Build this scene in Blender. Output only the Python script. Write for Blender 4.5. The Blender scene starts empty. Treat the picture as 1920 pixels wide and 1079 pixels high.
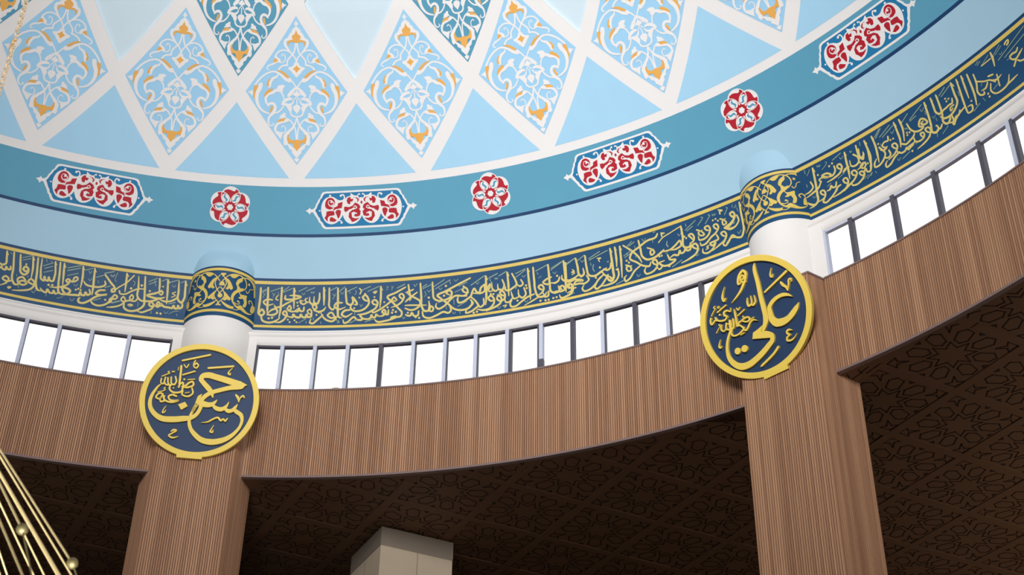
import bpy, math, random
from mathutils import Vector, Matrix
from mathutils.geometry import tessellate_polygon
sc = bpy.context.scene
COL = bpy.data.collections.new('prayer_hall'); sc.collection.children.link(COL)
rnd = random.Random(7)
rad = math.radians; sin, cos, pi = math.sin, math.cos, math.pi

# ------------------------------------------------------------------ camera, sky, exposure
EYE = 1.7                                   # eye height above the floor; the dome axis is the z axis
CAMX, CAMY = 3.85045, -8.02504
PITCH, ROLL, FOC = 0.6177732, 0.0173232, 2721.991
fw = Vector((0, cos(PITCH), sin(PITCH))); r0 = Vector((1, 0, 0)); u0 = r0.cross(fw)
rt = r0*cos(ROLL) + u0*sin(ROLL); up = u0*cos(ROLL) - r0*sin(ROLL)
cam = bpy.data.cameras.new('camera'); camo = bpy.data.objects.new('camera', cam); COL.objects.link(camo)
M = Matrix((rt, up, -fw)).transposed().to_4x4(); M.translation = Vector((CAMX, CAMY, EYE)); camo.matrix_world = M
cam.sensor_fit = 'HORIZONTAL'; cam.sensor_width = 36; cam.lens = FOC/1920*36; cam.clip_end = 300
cam.dof.use_dof = True; cam.dof.focus_distance = 18.5; cam.dof.aperture_fstop = 2.8
sc.camera = camo
world = bpy.data.worlds.new('daylight'); sc.world = world; world.use_nodes = True
wn = world.node_tree.nodes; wl = world.node_tree.links; wb = wn['Background']
wt = wn.new('ShaderNodeTexCoord'); wx = wn.new('ShaderNodeSeparateXYZ'); wr = wn.new('ShaderNodeMapRange')
wr.inputs['From Min'].default_value = 0.15; wr.inputs['From Max'].default_value = 0.5     # hazy white sky over a dim horizon
wr.inputs['To Min'].default_value = 0.45; wr.inputs['To Max'].default_value = 1.35
wl.new(wt.outputs['Generated'], wx.inputs[0]); wl.new(wx.outputs['Z'], wr.inputs['Value']); wl.new(wr.outputs[0], wb.inputs[1])
wb.inputs[0].default_value = (0.97, 0.985, 1.0, 1)
sc.view_settings.view_transform = 'Standard'; sc.view_settings.look = 'None'
sc.view_settings.exposure = 0.0; sc.view_settings.gamma = 1.0; sc.view_settings.use_curve_mapping = False
def area(name, loc, aim, size, power, col):
    l = bpy.data.lights.new(name, 'AREA'); l.shape = 'DISK'; l.size = size; l.energy = power; l.color = col
    o = bpy.data.objects.new(name, l); COL.objects.link(o); o.location = loc
    o.rotation_euler = (Vector(aim)-Vector(loc)).to_track_quat('-Z', 'Y').to_euler(); return o
cl_ = area('opposite_clerestory', (1.0, -10.0, 14.2), (4.6, 9.0, 16.8), 6.0, 810, (.98, .99, 1)); cl_.data.spread = rad(80)
up_ = area('dome_fill', (0.5, -1.0, 2.2+EYE), (-1.5, 6.0, 17.0), 4.0, 215, (.98, .99, 1)); up_.data.spread = rad(85)  # added fill that brightens the dome from below; no fitting there
area('hall_lamp', (20.5, 9.5, 5.0), (18.5, 10.5, 12.2), 1.5, 420, (1, .88, .74)).data.spread = rad(140)


# ------------------------------------------------------------------ measurements (metres)
TL = -0.0858736; DG = pi/16; TR = TL + pi/4          # azimuths of the two columns
ZA, ZB = 12.1364+EYE, 10.5378+EYE                    # top and bottom of the slatted fascia
ZC, ZD = 13.4737+EYE, 14.3315+EYE                    # foot and head of the lettered frieze
ZH = 13.095+EYE                                      # window head
RF, RW = 12.0, 12.24                                 # fascia and window radius
PROF = [(12.3048,13.02),(12.2975,13.1536),(12.2853,13.2869),(12.2677,13.4196),(12.2453,13.5515),(12.2182,13.6826),(12.1865,13.8126),(12.1508,13.9415),(12.1109,14.0693),(12.0674,14.1958),(12.0202,14.3211),(11.9698,14.4451),(11.9162,14.5677),(11.8598,14.6891),(11.8007,14.8091),(11.739,14.9279),(11.6752,15.0455),(11.6088,15.1617),(11.5406,15.2769),(11.4704,15.3908),(11.3984,15.5036),(11.3247,15.6154),(11.2495,15.7261),(11.1727,15.8357),(11.0947,15.9444),(11.0153,16.0522),(10.9347,16.159),(10.8529,16.265),(10.7702,16.3701),(10.6864,16.4745),(10.6017,16.5781),(10.516,16.681),(10.4296,16.7832),(10.3424,16.8847),(10.2545,16.9856),(10.1659,17.0859),(10.0766,17.1856),(9.9868,17.2848),(9.8964,17.3835),(9.8055,17.4817),(9.714,17.5795),(9.6221,17.6768),(9.5298,17.7736),(9.4371,17.8702),(9.344,17.9663),(9.2586,18.0691),(9.1773,18.1754),(9.0948,18.2808),(9.0117,18.3857),(8.9279,18.4901),(8.843,18.5935),(8.7576,18.6965),(8.6713,18.7988),(8.584,18.9003),(8.4961,19.0012),(8.4073,19.1013),(8.3176,19.2007),(8.2273,19.2995),(8.1359,19.3972),(8.0438,19.4943),(7.8805,19.6624),(7.7147,19.8281),(7.5464,19.9912),(7.3755,20.1517),(7.2019,20.3091),(7.0258,20.4637),(6.8471,20.6154),(6.666,20.7642),(6.4824,20.9099),(6.2961,21.0521),(6.1072,21.1909),(5.916,21.3263),(5.7223,21.4583),(5.5261,21.5866),(5.3274,21.7108),(5.1263,21.8313),(4.9231,21.948),(4.7174,22.0603),(4.5093,22.1683),(4.2992,22.272),(4.087,22.3716),(3.8725,22.466),(3.656,22.556),(3.4378,22.6413),(3.2176,22.7215),(2.9955,22.7966),(2.7719,22.8669),(2.5467,22.9318),(2.32,22.9913),(2.092,23.0456),(1.8628,23.0943),(1.6324,23.1374),(1.4011,23.1751),(1.1689,23.2069),(0.936,23.233),(0.7025,23.2536),(0.4686,23.268),(0.2344,23.2767),(0.0,23.28)]
PR = [p[0] for p in PROF]; PZ = [p[1]+EYE for p in PROF]
PS = [0.0]
for i in range(1, len(PR)): PS.append(PS[-1]+math.hypot(PR[i]-PR[i-1], PZ[i]-PZ[i-1]))
_z0 = min(range(len(PZ)), key=lambda i: abs(PZ[i]-ZC))
def _interp(x, xs, ys):
    if x <= xs[0]: return ys[0]
    if x >= xs[-1]: return ys[-1]
    lo, hi = 0, len(xs)-1
    while hi-lo > 1:
        m = (lo+hi)//2
        if xs[m] <= x: lo = m
        else: hi = m
    t = (x-xs[lo])/(xs[hi]-xs[lo]); return ys[lo]+(ys[hi]-ys[lo])*t
S0 = _interp(ZC, PZ, PS); PS = [s-S0 for s in PS]; SMAX = PS[-1]
def prof(s): return _interp(s, PS, PR), _interp(s, PS, PZ)
def dome(th, s, off=0.0):
    """point of the dome at azimuth th and arc length s above the frieze foot, moved off metres inwards"""
    r, z = prof(s)
    a, b = prof(s-.03), prof(s+.03); dr, dz = b[0]-a[0], b[1]-a[1]; L = math.hypot(dr, dz)
    r -= off*dz/L; z += off*dr/L
    return Vector((r*sin(th), r*cos(th), z))
def cyl(th, r, z): return Vector((r*sin(th), r*cos(th), z))

# ------------------------------------------------------------------ materials
def lin(c): return tuple(((v/255)/12.92 if v <= 10 else ((v/255+.055)/1.055)**2.4) for v in c)
def mat(name, rgb, rough=.6, metal=0.0, var=.04, scale=3.0, spec=.3, bump=0.0):
    m = bpy.data.materials.new(name); m.use_nodes = True; nt = m.node_tree; N = nt.nodes; L = nt.links
    p = N['Principled BSDF']; p.inputs['Roughness'].default_value = rough; p.inputs['Metallic'].default_value = metal
    p.inputs['Specular IOR Level'].default_value = spec
    tc = N.new('ShaderNodeTexCoord'); no = N.new('ShaderNodeTexNoise'); no.inputs['Scale'].default_value = scale; no.inputs['Detail'].default_value = 4
    L.new(tc.outputs['Object'], no.inputs['Vector'])
    mx = N.new('ShaderNodeMix'); mx.data_type = 'RGBA'; c = lin(rgb)
    mx.inputs[6].default_value = tuple(max(0, v*(1-var)) for v in c)+(1,); mx.inputs[7].default_value = tuple(min(1, v*(1+var)) for v in c)+(1,)
    L.new(no.outputs['Fac'], mx.inputs[0]); L.new(mx.outputs[2], p.inputs['Base Color'])
    if bump:
        b = N.new('ShaderNodeBump'); b.inputs['Strength'].default_value = bump; b.inputs['Distance'].default_value = .01
        L.new(no.outputs['Fac'], b.inputs['Height']); L.new(b.outputs['Normal'], p.inputs['Normal'])
    return m
def wood(name, a, b, stretch=(9, 9, .5)):
    """slat timber: each slat takes its own tone from the face attribute, with grain running up the slat"""
    m = bpy.data.materials.new(name); m.use_nodes = True; nt = m.node_tree; N = nt.nodes; L = nt.links
    p = N['Principled BSDF']; p.inputs['Roughness'].default_value = .62; p.inputs['Specular IOR Level'].default_value = .25
    at = N.new('ShaderNodeAttribute'); at.attribute_name = 'tone'
    tc = N.new('ShaderNodeTexCoord'); mp = N.new('ShaderNodeMapping'); mp.inputs['Scale'].default_value = stretch
    no = N.new('ShaderNodeTexNoise'); no.inputs['Scale'].default_value = 2.2; no.inputs['Detail'].default_value = 5
    L.new(tc.outputs['Object'], mp.inputs['Vector']); L.new(mp.outputs['Vector'], no.inputs['Vector'])
    ad = N.new('ShaderNodeMath'); ad.operation = 'MULTIPLY_ADD'; ad.inputs[1].default_value = .45
    L.new(no.outputs['Fac'], ad.inputs[0]); L.new(at.outputs['Fac'], ad.inputs[2])
    mx = N.new('ShaderNodeMix'); mx.data_type = 'RGBA'; mx.clamp_factor = True
    mx.inputs[6].default_value = lin(a)+(1,); mx.inputs[7].default_value = lin(b)+(1,)
    L.new(ad.outputs[0], mx.inputs[0]); L.new(mx.outputs[2], p.inputs['Base Color'])
    return m
def glass_mat():
    m = bpy.data.materials.new('window_glass'); m.use_nodes = True; nt = m.node_tree; N = nt.nodes; L = nt.links
    N.remove(N['Principled BSDF']); out = N['Material Output']
    t = N.new('ShaderNodeBsdfTransparent'); g = N.new('ShaderNodeBsdfGlossy'); g.inputs['Roughness'].default_value = .03
    no = N.new('ShaderNodeTexNoise'); no.inputs['Scale'].default_value = .8
    rp = N.new('ShaderNodeMix'); rp.data_type = 'RGBA'; rp.inputs[6].default_value = (.95, .97, .97, 1); rp.inputs[7].default_value = (1, 1, 1, 1)
    L.new(no.outputs['Fac'], rp.inputs[0]); L.new(rp.outputs[2], t.inputs['Color'])
    f = N.new('ShaderNodeFresnel'); f.inputs['IOR'].default_value = 1.3
    x = N.new('ShaderNodeMixShader'); L.new(f.outputs[0], x.inputs[0]); L.new(t.outputs[0], x.inputs[1]); L.new(g.outputs[0], x.inputs[2])
    L.new(x.outputs[0], out.inputs['Surface']); return m
WHITE = mat('white_paint', (233, 229, 227), .7, var=.015)
PLASTER = mat('white_plaster', (236, 231, 227), .75, var=.02)
LIGHTBLUE = mat('pale_blue_paint', (163, 199, 219), .65, var=.03, scale=1.2)
SKY = mat('sky_blue_paint', (164, 208, 234), .65, var=.03)
DIAM = mat('diamond_blue_paint', (158, 205, 235), .65, var=.02)
PALE = mat('ice_blue_paint', (206, 224, 233), .65, var=.02)
TEAL = mat('teal_paint', (90, 156, 183), .6, var=.04, scale=1.5)
TEALD = mat('deep_teal_paint', (84, 152, 180), .6, var=.03)
NAVYLINE = mat('navy_line_paint', (18, 58, 100), .55, var=.05)
NAVY = mat('navy_frieze_paint', (22, 70, 108), .5, var=.14, scale=.9)
GOLDP = mat('gold_line_paint', (218, 190, 98), .5, var=.06)
LETTER = mat('gold_lettering', (214, 194, 116), .5, var=.08, scale=5)
THIN = mat('pale_marks', (140, 160, 140), .5, var=.1)
ORANGE = mat('orange_paint', (231, 170, 84), .6, var=.05)
RED = mat('crimson_paint', (176, 20, 40), .6, var=.05)
CBLUE = mat('cartouche_blue_paint', (26, 118, 166), .6, var=.04)
WOOD = wood('slat_timber', (138, 97, 72), (196, 150, 116))
GROOVE = wood('slat_backing', (84, 57, 41), (102, 71, 53))
EDGE = mat('slat_edge_trim', (128, 106, 102), .6, var=.05)
CEIL = mat('carved_ceiling_wood', (108, 78, 57), .65, var=.1, scale=1.0)
CUT = mat('groove_shade', (46, 30, 20), .8, var=.1)  # flat dark strips paint in the shade inside the ceiling's cut lines
MARBLE = mat('travertine', (190, 172, 150), .5, var=.1, scale=2.5)
JOINT = mat('tile_joint', (110, 98, 84), .8)
ALU = mat('pale_aluminium', (196, 200, 218), .45, var=.04)
DARKF = mat('dark_frame', (82, 80, 90), .5, var=.1)
GLASS = glass_mat()
DISC = mat('navy_board', (38, 62, 96), .55, var=.04)
RIM = mat('yellow_gold_board', (240, 208, 92), .5, var=.03)
BRASS = mat('brass', (212, 188, 134), .42, metal=.55, var=.06, scale=8)
CHAIN = mat('brass_chain', (222, 194, 150), .45, metal=.3, var=.1, scale=30)
BALL = mat('tarnished_ball', (128, 116, 78), .4, metal=.6, var=.1, scale=10)
FLOOR = mat('floor_carpet', (110, 102, 94), .9, var=.06)
DARKWALL = mat('hall_wall', (80, 64, 52), .8, var=.06)


# ------------------------------------------------------------------ mesh building
class MB:
    def __init__(s): s.v = []; s.f = []; s.m = []; s.t = []; s.tone = 0.0
    def quad(s, a, b, c, d, m=0): s.poly((a, b, c, d), m)
    def poly(s, P, m=0):
        i = len(s.v); s.v += [tuple(p) for p in P]; s.f.append(tuple(range(i, i+len(P)))); s.m.append(m); s.t.append(s.tone)
    def grid(s, rows, m=0, closed=False):
        i0 = len(s.v); n = len(rows[0])
        for r in rows: s.v += [tuple(p) for p in r]
        for j in range(len(rows)-1):
            for k in range(n if closed else n-1):
                k2 = (k+1) % n
                s.f.append((i0+j*n+k, i0+j*n+k2, i0+(j+1)*n+k2, i0+(j+1)*n+k)); s.m.append(m); s.t.append(s.tone)
    def box(s, c, ex, ey, ez, m=0):
        P = [c+ex*a+ey*b+ez*d for a in (-1, 1) for b in (-1, 1) for d in (-1, 1)]
        for q in ((0, 1, 3, 2), (4, 6, 7, 5), (0, 4, 5, 1), (2, 3, 7, 6), (0, 2, 6, 4), (1, 5, 7, 3)): s.poly([P[k] for k in q], m)
    def tube(s, pts, r, n=8, m=0, closed=False):
        rings = []; N = len(pts); ref = Vector((0, 0, 1)) if abs((pts[1]-pts[0]).normalized().z) < .9 else Vector((1, 0, 0))
        for i, p in enumerate(pts):
            if closed: t = (pts[(i+1) % N]-pts[i-1]).normalized()
            else: t = (pts[min(i+1, N-1)]-pts[max(i-1, 0)]).normalized()
            a = t.cross(ref).normalized(); b = t.cross(a)
            rr = r[i] if isinstance(r, (list, tuple)) else r
            rings.append([p+(a*cos(2*pi*k/n)+b*sin(2*pi*k/n))*rr for k in range(n)])
        if closed: rings.append(rings[0])
        s.grid(rings, m, True)
        if not closed: s.poly(rings[0][::-1], m); s.poly(rings[-1], m)
    def ball(s, c, r, m=0, n=16):
        rows = []
        for j in range(n//2+1):
            a = -pi/2+pi*j/(n//2); rows.append([c+Vector((cos(a)*cos(2*pi*k/n), cos(a)*sin(2*pi*k/n), sin(a)))*r for k in range(n)])
        s.grid(rows, m, True)
    def build(s, name, mats, parent=None, smooth=False, merge=False):
        me = bpy.data.meshes.new(name); me.from_pydata(s.v, [], s.f); mats = mats if isinstance(mats, (list, tuple)) else [mats]
        for m in mats: me.materials.append(m)
        me.polygons.foreach_set('material_index', s.m)
        if any(s.t):
            at = me.attributes.new('tone', 'FLOAT', 'FACE'); at.data.foreach_set('value', s.t)
        if merge:
            import bmesh
            bm = bmesh.new(); bm.from_mesh(me); bmesh.ops.remove_doubles(bm, verts=bm.verts, dist=1e-4); bm.to_mesh(me); bm.free()
        if smooth: me.polygons.foreach_set('use_smooth', [True]*len(me.polygons))
        me.update(); o = bpy.data.objects.new(name, me); COL.objects.link(o)
        if parent: o.parent = parent; o.matrix_parent_inverse = parent.matrix_world.inverted() if False else Matrix.Translation(-parent.location)
        return o
def empty(name, loc=(0, 0, 0), parent=None):
    o = bpy.data.objects.new(name, None); o.empty_display_size = .1; COL.objects.link(o); o.location = loc
    if parent: o.parent = parent; o.matrix_parent_inverse = Matrix.Translation(-parent.location)
    return o
def tag(o, label, cat, group=None, kind='thing'):
    o['label'] = label; o['category'] = cat; o['kind'] = kind
    if group: o['group'] = group
    return o
def struct(o, label=None):
    o['kind'] = 'structure'
    if label: o['label'] = label; o['category'] = o.name.split('_')[0]
    return o
def copy_tree(o, parent=None):
    c = o.copy(); COL.objects.link(c)
    if parent: c.parent = parent
    for ch in o.children: copy_tree(ch, c)
    return c

# ------------------------------------------------------------------ pen strokes and painted shapes
def catmull(P, closed=False, step=9.0):
    """smooth curve through P (tuples of equal length)"""
    n = len(P); out = []
    if n == 2 and not closed: return [P[0], P[1]]
    for i in range(n if closed else n-1):
        p1, p2 = P[i], P[(i+1) % n]
        p0 = P[i-1] if (closed or i) else tuple(2*a-b for a, b in zip(p1, p2))
        p3 = P[(i+2) % n] if (closed or i < n-2) else tuple(2*b-a for a, b in zip(p1, p2))
        d = math.hypot(p2[0]-p1[0], p2[1]-p1[1]); k = max(2, min(9, int(d/step)+1))
        # centripetal-ish tangents keep the curve from overshooting on uneven points
        d0 = max(1e-6, math.hypot(p1[0]-p0[0], p1[1]-p0[1])); d1 = max(1e-6, d); d2 = max(1e-6, math.hypot(p3[0]-p2[0], p3[1]-p2[1]))
        m1 = [((b-a)/d0-(c-a)/(d0+d1)+(c-b)/d1)*d1 for a, b, c in zip(p0, p1, p2)]
        m2 = [((b-a)/d1-(c-a)/(d1+d2)+(c-b)/d2)*d1 for a, b, c in zip(p1, p2, p3)]
        for j in range(k):
            t = j/k; t2, t3 = t*t, t*t*t
            q = [(2*t3-3*t2+1)*a+(t3-2*t2+t)*ma+(-2*t3+3*t2)*b+(t3-t2)*mb for a, b, ma, mb in zip(p1, p2, m1, m2)]
            if len(q) > 2: q[2] = p1[2]+(p2[2]-p1[2])*t
            out.append(tuple(q))
    if not closed: out.append(P[-1])
    return out
def outline(mb, F, poly, h, m):
    """a filled shape, with side walls when it stands h proud"""
    top = [F(x, y, h) for x, y in poly]; V2 = [tuple(p) for p in poly]; idx = {}
    def vid(p):
        k = (round(p[0], 3), round(p[1], 3))
        if k not in idx: idx[k] = len(mb.v); mb.v.append(tuple(F(p[0], p[1], h)))
        return idx[k]
    todo = [tuple(V2[k] for k in t) for t in tessellate_polygon([[Vector((x, y, 0)) for x, y in poly]])]
    while todo:                                   # long edges are halved so that big shapes follow the curved ground
        t = todo.pop(); e = [math.hypot(t[i][0]-t[(i+1) % 3][0], t[i][1]-t[(i+1) % 3][1]) for i in range(3)]; i = e.index(max(e))
        if e[i] > 110 and h <= .012:
            a, b, c = t[i], t[(i+1) % 3], t[(i+2) % 3]; md = ((a[0]+b[0])/2, (a[1]+b[1])/2); todo += [(a, md, c), (md, b, c)]
        else: mb.f.append(tuple(vid(p) for p in t)); mb.m.append(m); mb.t.append(mb.tone)
    if h > .012:
        bot = [F(x, y, 0) for x, y in poly]
        for k in range(len(poly)): mb.quad(top[k-1], top[k], bot[k], bot[k-1], m)
def ribbon(mb, F, pts, h, m):
    """a pen stroke of varying width through pts (x, y, w)"""
    P = catmull(pts); n = len(P); Lf, Rt = [], []
    for i in range(n):
        a, b = P[max(i-1, 0)], P[min(i+1, n-1)]; dx, dy = b[0]-a[0], b[1]-a[1]; d = math.hypot(dx, dy) or 1
        w = max(P[i][2], .5)/2; Lf.append((P[i][0]-dy/d*w, P[i][1]+dx/d*w)); Rt.append((P[i][0]+dy/d*w, P[i][1]-dx/d*w))
    def cap(a, b, c):
        w = max(c[2], .5)/2; dx, dy = b[0]-a[0], b[1]-a[1]; t0 = math.atan2(dy, dx)+pi/2
        return [(c[0]+w*cos(t0-pi*k/4), c[1]+w*sin(t0-pi*k/4)*1.0) for k in (1, 2, 3)]
    e = cap(P[-2], P[-1], P[-1]); s = cap(P[1], P[0], P[0])
    L3 = [F(x, y, h) for x, y in Lf]; R3 = [F(x, y, h) for x, y in Rt]; e3 = [F(x, y, h) for x, y in e]; s3 = [F(x, y, h) for x, y in s]
    mb.grid([L3, R3], m)
    mb.poly([L3[-1]]+e3+[R3[-1]], m); mb.poly([R3[0]]+s3+[L3[0]], m)
    if h > .012:
        ring = L3+e3+R3[::-1]+s3; flat = Lf+e+Rt[::-1]+s; bot = [F(x, y, 0) for x, y in flat]
        for k in range(len(ring)): mb.quad(ring[k-1], ring[k], bot[k], bot[k-1], m)
def paint(text, F, sx, step, base=.003, h=None, only=None, thin=1):
    """builds a drawing; returns {material letter: MB}. F(x, y, off) places millimetres on the surface"""
    out = {}
    for num, ln in enumerate(text.strip().split('\n')):
        f = ln.split(); k, ml, layer, mir = f[0][0], f[0][1], int(f[0][2]), int(f[0][3])
        mb = out.setdefault(ml+str(layer), MB()); hh = (h if h is not None else base+step*layer)+.00012*(num % 8)
        P = [tuple(float(a) for a in q.split(',')) for q in f[1:]]; P = [(p[0]*sx,)+p[1:] for p in P]
        for sgn in ((1, -1) if mir else (1,)):
            if sgn < 0: hh += .00006
            Q = [(p[0]*sgn,)+p[1:] for p in P]
            if k in 'st' and len(Q) > 1: ribbon(mb, F, Q, hh, thin if k == 't' else 0)
            elif k in 'dc':
                n = 4 if k == 'd' else 20
                for p in Q:
                    w = p[2]*(1.15 if k == 'd' else 1.0)
                    outline(mb, F, [(p[0]+w*cos(2*pi*j/n+.35), p[1]+w*sin(2*pi*j/n+.35)) for j in range(n)], hh, 0)
            elif k in 'pP':
                R = [p[:2] for p in Q]
                if k == 'P': R = catmull(R, True, 12.0)
                outline(mb, F, R, hh, 0)
    return out
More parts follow.
